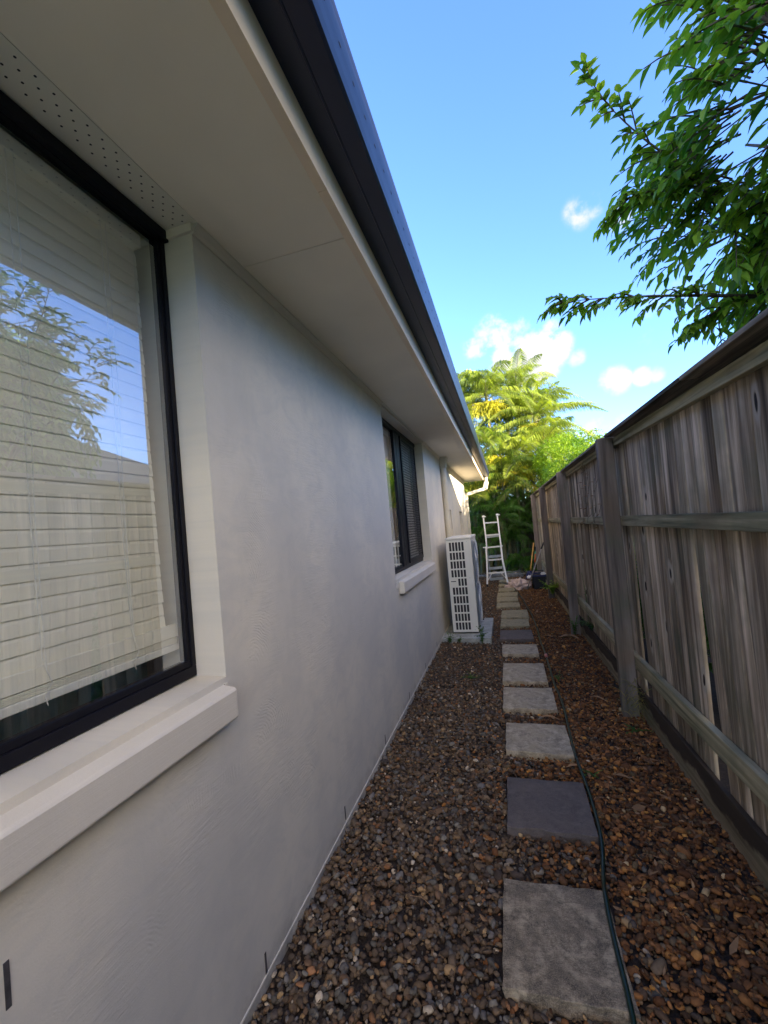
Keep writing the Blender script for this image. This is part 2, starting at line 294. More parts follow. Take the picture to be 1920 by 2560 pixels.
# ------------------------------------------------------------------ mesh helpers
class MB:
    def __init__(s): s.v = []; s.f = []; s.c = []; s.col = (.5, .5, .5)
    def add(s, vs, fs):
        o = len(s.v); s.v += [tuple(p) for p in vs]; s.c += [s.col]*len(vs); s.f += [tuple(i+o for i in f) for f in fs]
    def box(s, x0, x1, y0, y1, z0, z1):
        s.add([(x0, y0, z0), (x1, y0, z0), (x1, y1, z0), (x0, y1, z0), (x0, y0, z1), (x1, y0, z1), (x1, y1, z1), (x0, y1, z1)],
              [(0, 3, 2, 1), (4, 5, 6, 7), (0, 1, 5, 4), (1, 2, 6, 5), (2, 3, 7, 6), (3, 0, 4, 7)])
    def hexa(s, P):  # 8 points, bottom 4 then top 4
        s.add(P, [(0, 3, 2, 1), (4, 5, 6, 7), (0, 1, 5, 4), (1, 2, 6, 5), (2, 3, 7, 6), (3, 0, 4, 7)])
    def bar(s, a, b, w, h, up=(0, 0, 1)):
        a = Vector(a); b = Vector(b); d = (b-a).normalized(); u = Vector(up); sd = d.cross(u)
        if sd.length < 1e-4: sd = d.cross(Vector((1, 0, 0)))
        sd.normalize(); u = sd.cross(d); P = []
        for p in (a, b):
            for i, j in ((-1, -1), (1, -1), (1, 1), (-1, 1)): P.append(p+sd*w/2*i+u*h/2*j)
        s.add(P, [(0, 1, 2, 3), (7, 6, 5, 4), (0, 4, 5, 1), (1, 5, 6, 2), (2, 6, 7, 3), (3, 7, 4, 0)])
    def tube(s, pts, r, n=8, cap=True):
        pts = [Vector(p) for p in pts]; rs = r if isinstance(r, (list, tuple)) else [r]*len(pts); vs = []; fs = []; pu = None
        for i, p in enumerate(pts):
            d = (pts[min(i+1, len(pts)-1)]-pts[max(i-1, 0)]).normalized()
            u = pu - d*pu.dot(d) if pu is not None else d.orthogonal()
            if u.length < 1e-5: u = d.orthogonal()
            u.normalize(); pu = u; w = d.cross(u)
            for k in range(n): a = 2*math.pi*k/n; vs.append(p+(u*math.cos(a)+w*math.sin(a))*rs[i])
        for i in range(len(pts)-1):
            for k in range(n): fs.append((i*n+k, i*n+(k+1) % n, (i+1)*n+(k+1) % n, (i+1)*n+k))
        if cap: fs.append(tuple(range(n))[::-1]); fs.append(tuple((len(pts)-1)*n+k for k in range(n)))
        s.add(vs, fs)
    def extr(s, prof, y0, y1):   # profile in (x,z), closed, along y
        n = len(prof); s.add([(x, y0, z) for x, z in prof]+[(x, y1, z) for x, z in prof], [(i, (i+1) % n, n+(i+1) % n, n+i) for i in range(n)]+[tuple(range(n))[::-1], tuple(range(n, 2*n))])
    def build(s, name, mat, parent=None, smooth=False, bevel=0, seg=2):
        me = bpy.data.meshes.new(name); me.from_pydata(s.v, [], s.f)
        ca = me.color_attributes.new('tint', 'FLOAT_COLOR', 'POINT'); arr = np.ones((len(s.v), 4), np.float32); arr[:, :3] = np.array(s.c, np.float32); ca.data.foreach_set('color', arr.ravel())
        if smooth: me.polygons.foreach_set('use_smooth', [True]*len(me.polygons))
        me.materials.append(M[mat] if isinstance(mat, str) else mat); me.update()
        o = bpy.data.objects.new(name, me); COL.objects.link(o)
        if parent is not None:
            o.parent = parent; o.matrix_parent_inverse = world_of(parent).inverted()
        if bevel:
            b = o.modifiers.new('bevel', 'BEVEL'); b.width = bevel; b.segments = seg; b.limit_method = 'ANGLE'; b.angle_limit = R(40)
        return o
def world_of(o):
    m = Matrix.Translation(o.location)
    if o.parent: m = world_of(o.parent) @ o.matrix_parent_inverse @ m
    return m
def tag(o, label=None, cat=None, group=None, kind=None):
    if label: o['label'] = label
    if cat: o['category'] = cat
    if group: o['group'] = group
    if kind: o['kind'] = kind
    return o
def thing(name, loc, label, cat, group=None):
    o = bpy.data.objects.new(name, None); COL.objects.link(o); o.location = loc; o.empty_display_size = .1; return tag(o, label, cat, group)
def U(a, b): return random.uniform(a, b)

# ------------------------------------------------------------------ ground
def gz(x):  # gravel level across the passage
    if x < -.15: return -.036*min(1, max(0, (x+.911)/.55))
    return -.038
b = MB(); b.add([(-400, -400, -.10), (400, -400, -.10), (400, 400, -.10), (-400, 400, -.10)], [(0, 1, 2, 3)])
tag(b.build('ground', 'lawn'), kind='structure')
b = MB(); xs = [-.93, -.8, -.6, -.36, -.15, .1, .4, .7, .9, 1.0]; ys = [-3+i*.5 for i in range(50)]
vs = [(x, y, gz(x)-.016) for y in ys for x in xs]; n = len(xs)
b.add(vs, [(j*n+i, j*n+i+1, (j+1)*n+i+1, (j+1)*n+i) for j in range(len(ys)-1) for i in range(n-1)])
tag(b.build('passage_soil', 'soil'), kind='structure')
b = MB(); b.add([(-6, 12.0, -.05), (5, 12.0, -.05), (5, 30, -.05), (-6, 30, -.05)], [(0, 1, 2, 3)]); tag(b.build('garden_bed_soil', 'soil'), kind='structure')

# pebbles
STONES = []  # list of (x0,x1,y0,y1) of paver footprints, filled below
pav = [(-.14, .252, 1.41, 1.845, 'paver1'), (-.12, .288, 2.15, 2.57, 'slate'), (-.124, .284, 2.855, 3.257, 'paver'), (-.146, .264, 3.505, 3.942, 'paver'),
       (-.148, .248, 4.09, 4.60, 'paver'), (-.158, .232, 4.91, 5.29, 'paver'), (-.189, .216, 5.52, 5.97, 'slate'), (-.186, .205, 6.18, 6.62, 'paver_olive'),
       (-.18, .222, 6.72, 7.29, 'paver_olive'), (-.268, .122, 7.54, 7.93, 'paver_olive'), (-.272, .108, 8.09, 8.52, 'paver_olive'), (-.268, .118, 8.58, 9.05, 'paver_olive'),
       (-.255, .09, 9.22, 9.68, 'paver_olive'), (-.26, .12, 9.95, 10.35, 'paver_olive'), (-.25, .12, 10.6, 11.0, 'paver_olive')]
ico = {}
for lv in (1, 2):
    bm = bmesh.new(); bmesh.ops.create_icosphere(bm, subdivisions=lv, radius=1); bm.verts.ensure_lookup_table()
    ico[lv] = (np.array([v.co[:] for v in bm.verts]), np.array([[v.index for v in f.verts] for f in bm.faces])); bm.free()
def stones(name, pos, size, col, lv, flat=(.45, .8), label=None):
    V0, F0 = ico[lv]; protos = []
    for k in range(12):
        P = V0.copy()
        for i in range(len(P)):
            nn = noise.noise(Vector(P[i])*1.1+Vector((k*7.3, 1, 2))); P[i] *= 1+.42*nn
        P = np.sign(P)*np.abs(P)**.85; protos.append(P)
    protos = np.array(protos); N = len(pos); nv = len(V0)
    a = rng.uniform(0, 6.28, N); tx = rng.normal(0, .28, N); ty = rng.normal(0, .28, N)
    S = np.stack([size*rng.uniform(.9, 1.45, N), size*rng.uniform(.65, 1, N), size*rng.uniform(flat[0], flat[1], N)], 1)
    P = protos[rng.integers(0, 12, N)]*S[:, None, :]*.5
    ca, sa = np.cos(a), np.sin(a); cx, sx = np.cos(tx), np.sin(tx); cY, sY = np.cos(ty), np.sin(ty)
    y1 = P[..., 1]*cx[:, None]-P[..., 2]*sx[:, None]; z1 = P[..., 1]*sx[:, None]+P[..., 2]*cx[:, None]; x1 = P[..., 0]
    x2 = x1*cY[:, None]+z1*sY[:, None]; z2 = -x1*sY[:, None]+z1*cY[:, None]
    X = x2*ca[:, None]-y1*sa[:, None]; Y = x2*sa[:, None]+y1*ca[:, None]
    V = np.stack([X, Y, z2], -1)+pos[:, None, :]; F = (F0[None]+(np.arange(N)*nv)[:, None, None]).reshape(-1)
    me = bpy.data.meshes.new(name); me.vertices.add(N*nv); me.vertices.foreach_set('co', V.reshape(-1).astype(np.float32))
    nf = N*len(F0); me.loops.add(nf*3); me.loops.foreach_set('vertex_index', F.astype(np.int32)); me.polygons.add(nf); me.polygons.foreach_set('loop_start', np.arange(nf, dtype=np.int32)*3)
    me.polygons.foreach_set('use_smooth', np.ones(nf, bool)); me.update(calc_edges=True)
    c = np.ones((N, nv, 4), np.float32); c[:, :, :3] = col[:, None, :]; at = me.color_attributes.new('tint', 'FLOAT_COLOR', 'POINT'); at.data.foreach_set('color', c.ravel())
    me.materials.append(M['stone']); o = bpy.data.objects.new(name, me); COL.objects.link(o); return tag(o, label, kind='stuff')
pal_grey = np.array([1.48, 1.32, 1.12])*np.array([(.075, .06, .048), (.10, .078, .058), (.13, .10, .072), (.085, .085, .082), (.065, .055, .05), (.17, .125, .08), (.11, .075, .052), (.15, .15, .14), (.26, .19, .11), (.22, .12, .065), (.36, .33, .28), (.12, .12, .125)])
w_grey = np.array([16, 16, 12, 12, 14, 6, 10, 4, 3.5, 3, 1.6, 8]); w_grey = w_grey/w_grey.sum()
pal_or = np.array([1.65, 1.36, .95])*np.array([(.10, .052, .03), (.14, .075, .04), (.20, .105, .05), (.075, .048, .034), (.26, .145, .06), (.36, .21, .075), (.11, .09, .065), (.17, .095, .055), (.34, .29, .21), (.06, .04, .032)])
w_or = np.array([15, 14, 10, 14, 5, 2.2, 8, 10, 1.2, 12]); w_or = w_or/w_or.sum()
def scatter(n, x0, x1, y0, y1, zs=.012):
    p = np.stack([rng.uniform(x0, x1, n), rng.uniform(y0, y1, n), np.zeros(n)], 1)
    keep = np.ones(n, bool)
    for a0, a1, c0, c1, _ in pav: keep &= ~((p[:, 0] > a0-.008) & (p[:, 0] < a1+.008) & (p[:, 1] > c0-.008) & (p[:, 1] < c1+.008))
    keep &= ~((p[:, 0] < -.29) & (p[:, 1] > 5.42) & (p[:, 1] < 6.6))
    p = p[keep]; p[:, 2] = [gz(x) for x in p[:, 0]]; p[:, 2] += rng.uniform(-.012, zs, len(p)) + .006*np.sin(p[:, 0]*5+p[:, 1]*3.1)
    return p
def colset(p, mixx):
    N = len(p); pr = 1/(1+np.exp(-(p[:, 0]-mixx-.12*np.sin(p[:, 1]*1.7))/.11)); isr = rng.uniform(0, 1, N) < pr
    c = np.where(isr[:, None], pal_or[rng.choice(len(pal_or), N, p=w_or)], pal_grey[rng.choice(len(pal_grey), N, p=w_grey)]); return c*rng.uniform(.7, 1.25, (N, 1))
p = scatter(33500, -.905, .90, .2, 3.9); stones('pebble_gravel', p, rng.gamma(6, 1/6, len(p))*.0168, colset(p, .12), 2, label='loose brown and grey river pebbles covering the near passage')
p = scatter(46000, -.905, .90, 3.9, 11.7, .01); stones('distant_pebble_gravel', p, rng.gamma(7, 1/7, len(p))*.0175, colset(p, .0), 1, label='brown gravel and chips covering the far half of the passage')

# stepping stones
words_p = ['nearest stepping stone, large speckled grey concrete square with mossy stains', 'dark slate stepping stone, second from the camera', 'pale riven square stepping stone just beyond the near dark slate one',
  'fourth stepping stone from the camera, pale riven square', 'fifth stepping stone from the camera, pale square', 'sixth stepping stone from the camera, pale square just before the far dark slate',
  'far dark slate stepping stone beside the air conditioner pad', 'olive-stained stepping stone just beyond the far dark slate one', 'ninth stepping stone, olive-stained slab beside the back of the air conditioner',
  'tenth stepping stone, set further left than the nearer ones', 'eleventh stepping stone, one of two almost touching slabs, nearer one', 'twelfth stepping stone, farther of two almost touching slabs',
  'stepping stone in front of the ladder by the drop cloth', 'stepping stone lying beneath the ladder', 'last stepping stone, against the grey kerb behind the ladder']
for k, (x0, x1, y0, y1, mt) in enumerate(pav):
    bm = bmesh.new(); bmesh.ops.create_cube(bm, size=1)
    for v in bm.verts: v.co = Vector((v.co.x*(x1-x0), v.co.y*(y1-y0), v.co.z*.055-.0275))
    bmesh.ops.subdivide_edges(bm, edges=bm.edges[:], cuts=9, use_grid_fill=True)
    for v in bm.verts:
        q = v.co+Vector((k*3.1, 0, 0)); ed = max(abs(v.co.x)/((x1-x0)/2), abs(v.co.y)/((y1-y0)/2))
        v.co.z += noise.noise(q*9)*.004*(1 if k else .5)
        if ed > .98: v.co.x += noise.noise(q*26)*.008; v.co.y += noise.noise(q*26+Vector((5, 5, 5)))*.008; v.co.z -= .002+.005*max(0, noise.noise(q*15))
    bm.normal_update()
    me = bpy.data.meshes.new('stepping_stone'); bm.to_mesh(me); bm.free(); me.materials.append(M[mt])
    o = bpy.data.objects.new('stepping_stone', me); COL.objects.link(o); o.location = ((x0+x1)/2, (y0+y1)/2, 0)
    o.rotation_euler = (U(-.008, .008), U(-.008, .008), U(-.035, .035) if k > 6 else U(-.008, .008))
    bv = o.modifiers.new('bevel', 'BEVEL'); bv.width = .003; bv.segments = 2; bv.limit_method = 'ANGLE'; bv.angle_limit = R(50)
    tag(o, words_p[k], 'paver', 'stepping stones along the passage')

# dry leaves and mulch
def leafpoly(b, base, d, up, L, W, fold=.25, droop=.15, tone=None):
    d = d.normalized(); s = d.cross(up)
    if s.length < 1e-3: s = d.orthogonal()
    s.normalize(); u = s.cross(d); m1 = base+d*L*.38-u*droop*L*.15; m2 = base+d*L*.72-u*droop*L*.5; tip = base+d*L-u*droop*L
    h = u*W*fold
    b.col = tone or (random.random(), random.random(), 0)
    b.add([base, m1+s*W*.5+h, m1, m1-s*W*.5+h, m2+s*W*.33+h*.6, m2, m2-s*W*.33+h*.6, tip],
          [(0, 2, 1), (0, 3, 2), (1, 2, 5, 4), (2, 3, 6, 5), (4, 5, 7), (5, 6, 7)])
def rdir(zb=0): 
    v = Vector((random.gauss(0, 1), random.gauss(0, 1), random.gauss(0, 1)*.5+zb)); return v.normalized()
b = MB()
for i in range(5200):
    y = 1.1+11.3*random.random()**.8; x = U(.2, .9) if random.random() < .6 else U(-.9, .9)
    if x < .15 and y < 4.5 and random.random() < .9: continue
    onp = any(a0 < x < a1 and c0 < y < c1 for a0, a1, c0, c1, _ in pav)
    if onp or (x < -.28 and 5.4 < y < 6.6): continue
    d = Vector((random.gauss(0, 1), random.gauss(0, 1), U(-.15, .25)))
    L = U(.015, .045) if random.random() < .93 else U(.05, .10)
    leafpoly(b, Vector((x, y, gz(x)+U(.008, .02))), d, Vector((U(-.5, .5), U(-.5, .5), 1)), L, L*U(.15, .5), U(-.4, .5), U(-.3, .3), (random.random()**1.3, random.random(), 0))
tag(b.build('leaf_litter', 'litter'), 'dry brown leaf litter and chips scattered on the gravel', kind='stuff')
# individual large dry leaves and twigs
bigs = [((.27, 3.86), .12, 1.2, 'long dry leaf lying on the hose beside the fourth paver'), ((.55, 3.80), .13, -.5, 'pale dry leaf on gravel near the leaning post'), ((.12, 3.38), .15, .1, 'dry leaf lying in the gap before the third paver'),
        ((.22, 2.72), .11, .5, 'dry curled leaf between dark slate paver and riven paver'), ((.33, 2.62), .09, 1.4, 'small dry leaf standing beside the hose'), ((.50, 5.6), .30, .25, 'long palm husk on the gravel beside the second post'),
        ((.58, 5.7), .24, -.6, 'forked dry palm husk against the fence sleeper'), ((.46, 5.62), .2, 2.6, 'curled husk lying across the long palm husk')]
for (x, y), L, a, lb in bigs:
    b = MB(); leafpoly(b, Vector((x, y, gz(x)+.03)), Vector((math.cos(a), math.sin(a), .12)), Vector((.2, 0, 1)), L, L*.22, .35, .3, (.95, .1, 0)); tag(b.build('dry_leaf', 'litter'), lb, 'dry leaf', 'large dry leaves on the gravel')
b = MB()
for i in range(70):
    x = U(-.85, .85); y = U(1.2, 6); L = U(.05, .18); a = U(0, 6.28); pts = []
    if any(a0-.05 < x < a1+.05 and c0-.05 < y < c1+.05 for a0, a1, c0, c1, _ in pav): continue
    for j in range(5): pts.append((x, y, gz(x)+.022+.006*math.sin(j))); x += math.cos(a)*L/5; y += math.sin(a)*L/5; a += U(-.5, .5)
    b.col = (random.random(), .3, 0); b.tube(pts, .0011, 4)
tag(b.build('twig_scatter', 'litter'), 'thin dry twigs and stalks scattered over the pebbles', kind='stuff')

# ------------------------------------------------------------------ house
WX = -.911; IX = -1.16; ZS = 2.57; Y0, Y1 = -1.6, 10.9
house = thing('house', (WX, 4, 0), 'cream rendered single-storey house wall with dark gutter running along the left', 'house')
wins = [(-1.3, 1.175, 1.07, ZS), (3.40, 5.234, 1.07, 2.545), (7.17, 7.70, .95, 1.756), (9.14, 9.75, .95, 1.756)]
b = MB(); y = Y0
for (a, c, z0, z1) in wins:
    b.box(IX, WX, y, a, -.3, ZS); b.box(IX, WX, a, c, -.3, z0)
    if z1 < ZS: b.box(IX, WX, a, c, z1, ZS)
    y = c
b.box(IX, WX, y, Y1, -.3, ZS); b.box(-9, WX, Y1-.2, Y1, -.3, ZS) if False else None
wall = b.build('wall', 'render', house)
for yy in (Y1-.25, Y0): b = MB(); b.box(-9, IX, yy, yy+.25, -.3, ZS); b.build('end_wall', 'render', house)
b = MB(); b.box(WX, WX+.004, Y0, Y1, .028, .034); b.build('base_bead', 'sill', wall)
b = MB()
for (yy, z0, z1) in ((.53, .72, .80), (1.265, .031, .103), (2.01, .048, .113), (2.762, .044, .108), (3.52, .04, .10), (4.28, .04, .10), (5.04, .04, .10)):
    b = MB(); b.box(WX-.002, WX+.0015, yy-.0045, yy+.0045, z0, z1); b.build('weep_hole', 'weep', wall)
# interior room
b = MB(); b.box(-4.2, -4.1, Y0, Y1, -.2, ZS); b.box(-4.1, IX, Y0+.25, Y1-.25, -.2, -.1); b.box(-4.1, IX, 1.9, 2.0, -.1, ZS); b.box(-4.1, IX, 6.3, 6.4, -.1, ZS); b.build('room', 'interior', house)
b = MB(); b.box(-4.2, -1.03, Y0, Y1, ZS+.02, ZS+.05); b.build('ceiling', 'interior', house)
# soffit sheets with open joints
joints = [-.96, 1.437, 3.89, 6.293, 8.70]; b = MB(); ys = [Y0]+joints+[11.3]
for i in range(len(ys)-1): b.box(-.888 if True else 0, -.4655, ys[i]+.0018, ys[i+1]-.0018, ZS, ZS+.006)
b.box(-9, -.888, Y1, 11.3, ZS, ZS+.006)
sof = b.build('soffit', 'soffit', house)
b = MB(); b.box(-.95, -.45, Y0, 11.3, ZS+.012, ZS+.018); b.build('joint_backing', 'dark', sof)
b = MB(); b.box(-1.05, -.8895, Y0, Y1, ZS-.001, ZS+.005); b.build('perforated_strip', 'perf', sof)
b = MB(); q = lambda a, c: b.extr([(WX, ZS-.001), (WX, ZS-.034), (WX+.006, ZS-.034), (WX+.010, ZS-.020), (WX+.022, ZS-.010), (WX+.024, ZS-.001)], a, c)
q(1.175, 3.40); q(5.234, Y1); b.box(-1.02, WX+.006, 1.164, 1.175, ZS-.030, ZS-.002); b.box(-1.02, WX+.006, 5.223, 5.234, ZS-.034, ZS-.026)
b.build('cornice', 'sill', sof)
b = MB(); y = Y0
for e in (1.208, 5.9, 11.3): b.box(-.465, -.434, y+.0008, e-.0008, ZS-.006, 2.79); y = e
b.box(-9, -.434, 11.3, 11.33, ZS-.006, 2.79); b.build('fascia', 'fascia', house)
gp = [(-.434, 2.674), (-.372, 2.671), (-.370, 2.668), (-.366, 2.668), (-.364, 2.671), (-.312, 2.670), (-.303, 2.676), (-.2985, 2.70), (-.2955, 2.725), (-.2925, 2.745), (-.2885, 2.782), (-.2845, 2.797), (-.288, 2.80), (-.300, 2.799), (-.300, 2.795), (-.296, 2.79), (-.300, 2.738), (-.309, 2.70), (-.318, 2.682), (-.428, 2.684), (-.428, 2.78), (-.434, 2.78)]
b = MB(); b.extr(gp, Y0, 11.62); gut = b.build('gutter', 'gutter', house)
b = MB(); b.extr([(-.434, 2.674), (-.312, 2.670), (-.299, 2.70), (-.284, 2.793), (-.434, 2.80)], 11.6205, 11.63)
b.box(-9, -.30, 11.63, 11.75, 2.672, 2.79); b.build('gutter_end', 'gutter', gut)
for k in range(100):
    yy = .80+k*.1015; b = MB(); b.box(-.2943, -.2926, yy-.007, yy+.007, 2.739, 2.7435); b.build('overflow_slot', 'weep', gut)
# roof
b = MB(); b.hexa([(-.40, Y0, 2.815), (-.40, 11.5, 2.815), (-6.4, 5.5, 5.0), (-6.4, 4.4, 5.0), (-.40, Y0, 2.84), (-.40, 11.5, 2.84), (-6.4, 5.5, 5.03), (-6.4, 4.4, 5.03)]); b.build('roof', 'rooft', house)
# sills
def sill(y0, y1):
    b = MB(); b.extr([(-1.04, 1.069), (-.868, 1.043), (-.862, 1.035), (-.862, .952), (-.869, .945), (-.9105, .945), (-.9105, 1.0), (-1.04, 1.0)][::-1], y0, y1); return b
sill(-1.4, 1.160).build('window_sill', 'sill', house, bevel=.004)
sill(3.49, 5.17).build('window_sill', 'sill', house, bevel=.004)
for a_, c_ in ((1.1605, 1.1745), (3.4005, 3.4895), (5.1705, 5.2335)):
    b = MB(); b.extr([(-1.04, 1.0705), (-.905, 1.050), (-.905, 1.0), (-1.04, 1.0)][::-1], a_, c_); b.build('sill_infill', 'sill', wall)
# windows
FX = -1.022
def frame_box(b, y0, y1, z0, z1, w, x0, x1):
    b.box(x0, x1, y0, y1, z0, z0+w); b.box(x0, x1, y0, y1, z1-w, z1); b.box(x0, x1, y0, y0+w, z0+w, z1-w); b.box(x0, x1, y1-w, y1, z0+w, z1-w)
def fr4(b, y0, y1, z0, z1, ws, wb, wtp, x0, x1):
    b.box(x0, x1, y0, y1, z0, z0+wb); b.box(x0, x1, y0, y1, z1-wtp, z1); b.box(x0, x1, y0, y0+ws, z0+wb, z1-wtp); b.box(x0, x1, y1-ws, y1, z0+wb, z1-wtp)
def window(y0, y1, z0, z1, mull=None, w=.062):
    b = MB(); fr4(b, y0, y1, z0, z1, .018, .034, .020, -1.07, FX)
    fr4(b, y0+.018, y1-.018, z0+.034, z1-.020, .014, .020, .012, -1.058, FX-.006); b.box(FX, FX+.018, y0, y1, z1-.036, z1-.0005)
    if mull: b.box(-1.065, FX+.002, mull[0], mull[0]+.09, z0+.034, z1-.020); b.box(-1.055, FX+.004, mull[0]+.09, mull[1], z0+.034, z1-.020)
    o = b.build('window', 'frame', house, bevel=.002)
    ge = mull[1]-.02 if mull else y1-.03; gx = FX-.013; b = MB(); b.add([(gx, y0+.03, z0+.05), (gx, ge, z0+.05), (gx, ge, z1-.03), (gx, y0+.03, z1-.03)], [(0, 1, 2, 3)]); b.build('glass', 'glass', o); return o
w1 = window(-1.3, 1.1745, 1.0745, ZS-.003); w2 = window(3.40, 5.2335, 1.0745, 2.544, (4.19, 4.435)); 
for yy in wins[2:]: window(yy[0], yy[1], yy[2], yy[3], None, .045)
def blind(win, y0, y1, x, ztop, zbot, cords, nstack=4):
    b = MB(); b.box(x-.025, x+.028, y0, y1, ztop-.045, ztop); b.build('blind_headrail', 'slat', win, bevel=.003)
    b = MB(); z = ztop-.07; k = 0
    while z > zbot+.03:
        t = R(83)-.08*max(0, (1.75-z)) + U(-.02, .02) - (.18 if z < zbot+.09 else 0); hw = .0300; dx = math.cos(t)*hw; dz = math.sin(t)*hw; dy = U(-.002, .002)
        p = [(x+dx, -dz), (x+dx+.0015, -dz+.002), (x+.004, .002), (x-dx, dz), (x-dx-.0015, dz-.002)]
        b.extr([(a, z+c) for a, c in p], y0+dy, y1+dy+max(0, 1.75-z)*.012); z -= .0415
    for k in range(nstack): b.box(x-.028, x+.022, y0, y1+.035, zbot+.012+k*.0045, zbot+.0150+k*.0045)
    b.extr([(x+.016, zbot+.030), (x+.024, zbot+.032), (x+.024, zbot+.072), (x+.016, zbot+.074)], y0, y1+.038)
    b.build('blind_slat', 'slat', win)
    b = MB(); b.box(x-.026, x+.026, y0, y1+.04, zbot-.012, zbot+.010); b.build('blind_bottom_rail', 'cord', win, bevel=.003)
    b = MB()
    for cy_ in cords:
        for off in (0, .018):
            pts = [(x+.029, cy_+off, ztop-.05), (x+.030, cy_+off+.004, 2.0), (x+.030, cy_+off*.6, 1.6), (x+.030, cy_+off*.4+.006, zbot+.10), (x+.034, cy_+.012, zbot+.06), (x+.036, cy_+.022, zbot+.03), (x+.030, cy_+.006, zbot+.005), (x+.031, cy_+.012, zbot-.02)]
            b.tube(pts, .0014, 5)
    b.build('blind_cord', 'cord', win)
blind(w1, -1.15, 1.127, -1.103, 2.545, 1.175, [.0, .728, .976])
blind(w2, 3.5, 4.17, -1.092, 2.49, 1.12, [3.7, 4.05]); blind(w2, 4.46, 5.16, -1.088, 2.49, 1.12, [4.7])
b = MB(); n = 160; vs = [(-1.35+.035*math.sin(i*1.1)+.012*math.sin(i*2.7), -1.4+2.7*i/n, z) for z in (.2, 2.5) for i in range(n+1)]
b.add(vs, [(i, i+1, n+2+i, n+1+i) for i in range(n)]); b.build('curtain', 'curtain', w1)
# security screen on window 2
sc_ = MB(); frame_box(sc_, 4.43, 5.19, 1.12, 2.50, .038, -1.02, -1.004); scr = sc_.build('security_screen', 'frame', w2, bevel=.002)
b = MB(); ya, yb, za, zb = 4.468, 5.152, 1.158, 2.462; dy, dz = .034, .058
for s in (-1, 1):
    k = -60
    while k < 80:
        yy = ya+k*dy; k += 1   # line z = za + s*(y-yy)*dz/dy
        m = s*dz/dy; pts = []
        for yq in (ya, yb):
            zq = za+m*(yq-yy)
            pts.append((yq, zq))
        (y_a, z_a), (y_b, z_b) = pts
        def clipz(y1_, z1_, y2_, z2_, Z): return y1_+(y2_-y1_)*(Z-z1_)/(z2_-z1_)
        if max(z_a, z_b) < za or min(z_a, z_b) > zb: continue
        if z_a < za: y_a, z_a = clipz(y_a, z_a, y_b, z_b, za), za
        elif z_a > zb: y_a, z_a = clipz(y_a, z_a, y_b, z_b, zb), zb
        if z_b < za: y_b, z_b = clipz(y_a, z_a, y_b, z_b, za), za
        elif z_b > zb: y_b, z_b = clipz(y_a, z_a, y_b, z_b, zb), zb
        if abs(z_a-z_b) < .01: continue
        b.bar((-1.012+.0012*s, y_a, z_a), (-1.012+.0012*s, y_b, z_b), .0012, .0105)
b.build('diamond_mesh', 'screen', scr)
# downpipes
b = MB(); b.tube([(-.866, 6.72, -.05), (-.866, 6.72, 2.40)], .045, 18); b.hexa([(-.909, 6.665, 2.395), (-.818, 6.665, 2.395), (-.818, 6.775, 2.395), (-.909, 6.775, 2.395), (-.909, 6.655, 2.569), (-.785, 6.655, 2.569), (-.785, 6.785, 2.569), (-.909, 6.785, 2.569)])
b.build('downpipe', 'pvc', house, bevel=.006)
b = MB()
def rr(pts, w=.10, d=.075):
    for a, c in zip(pts[:-1], pts[1:]): b.bar(a, c, w, d)
rr([(-.37, 11.56, 2.70), (-.37, 11.56, 2.50)]); rr([(-.37, 11.56, 2.54), (-.42, 11.40, 2.33)], .10, .08); rr([(-.40, 11.45, 2.36), (-.90, 11.0, 2.22)], .09, .08); rr([(-.885, 10.98, 2.26), (-.885, 10.98, -.1)], .09, .08)
b.build('downpipe', 'pvc', house, bevel=.008)

# ------------------------------------------------------------------ air conditioner
b = MB(); b.box(-.909, -.29, 5.43, 6.58, -.06, .035); tag(b.build('concrete_pad', 'pad', bevel=.006), 'pale concrete pad under the air conditioner against the wall', 'concrete pad')
ac = thing('air_conditioner', (-.61, 6.1, .05), 'tall ivory outdoor air conditioning unit standing on a concrete pad by the wall', 'air conditioner')
ax0, ax1, ay0, ay1, az0, az1 = -.782, -.452, 5.66, 6.58, .055, 1.315
b = MB(); b.box(ax0, ax1, ay0+.012, ay1, az0, az1-.03); b.build('cabinet', 'ac', ac, bevel=.008)
b = MB(); b.box(ax0-.006, ax1+.008, ay0-.006, ay1+.006, az1-.032, az1); b.build('lid', 'ac', ac, bevel=.01)
b = MB(); W = ax1-ax0
def pan(u0, u1, z0, z1, dep=0.0): b.box(ax0+u0*W, ax0+u1*W, ay0-dep, ay0+.0040, z0, z1)
H0, H1 = az0+.005, az1-.034; cols = [.12+i*.124 for i in range(5)]; cw = .088; rows = 10; rh = (H1-H0-.06)/rows
pan(0, .12, H0, H1); pan(.12+4*.124+cw, 1, H0, H1); pan(.12, .12+4*.124+cw, H0, H0+.03); pan(.12, .12+4*.124+cw, H1-.03, H1)
for i in range(4): pan(cols[i]+cw, cols[i+1], H0+.03, H1-.03)
for r in range(rows):
    for i in range(5):
        if r < rows-1: pan(cols[i], cols[i]+cw, H0+.03+(r+1)*rh-.020, H0+.03+(r+1)*rh)
        if r == 5 and i < 2: pan(cols[i], cols[i]+cw, H0+.03+r*rh, H0+.03+(r+1)*rh-.016)
side = b.build('side_grille', 'ac', ac)
b = MB(); b.box(ax0+.10*W, ax0+.74*W, ay0+.0045, ay0+.0075, H0+.02, H1-.02); b.build('coil_backing', 'dark', side)
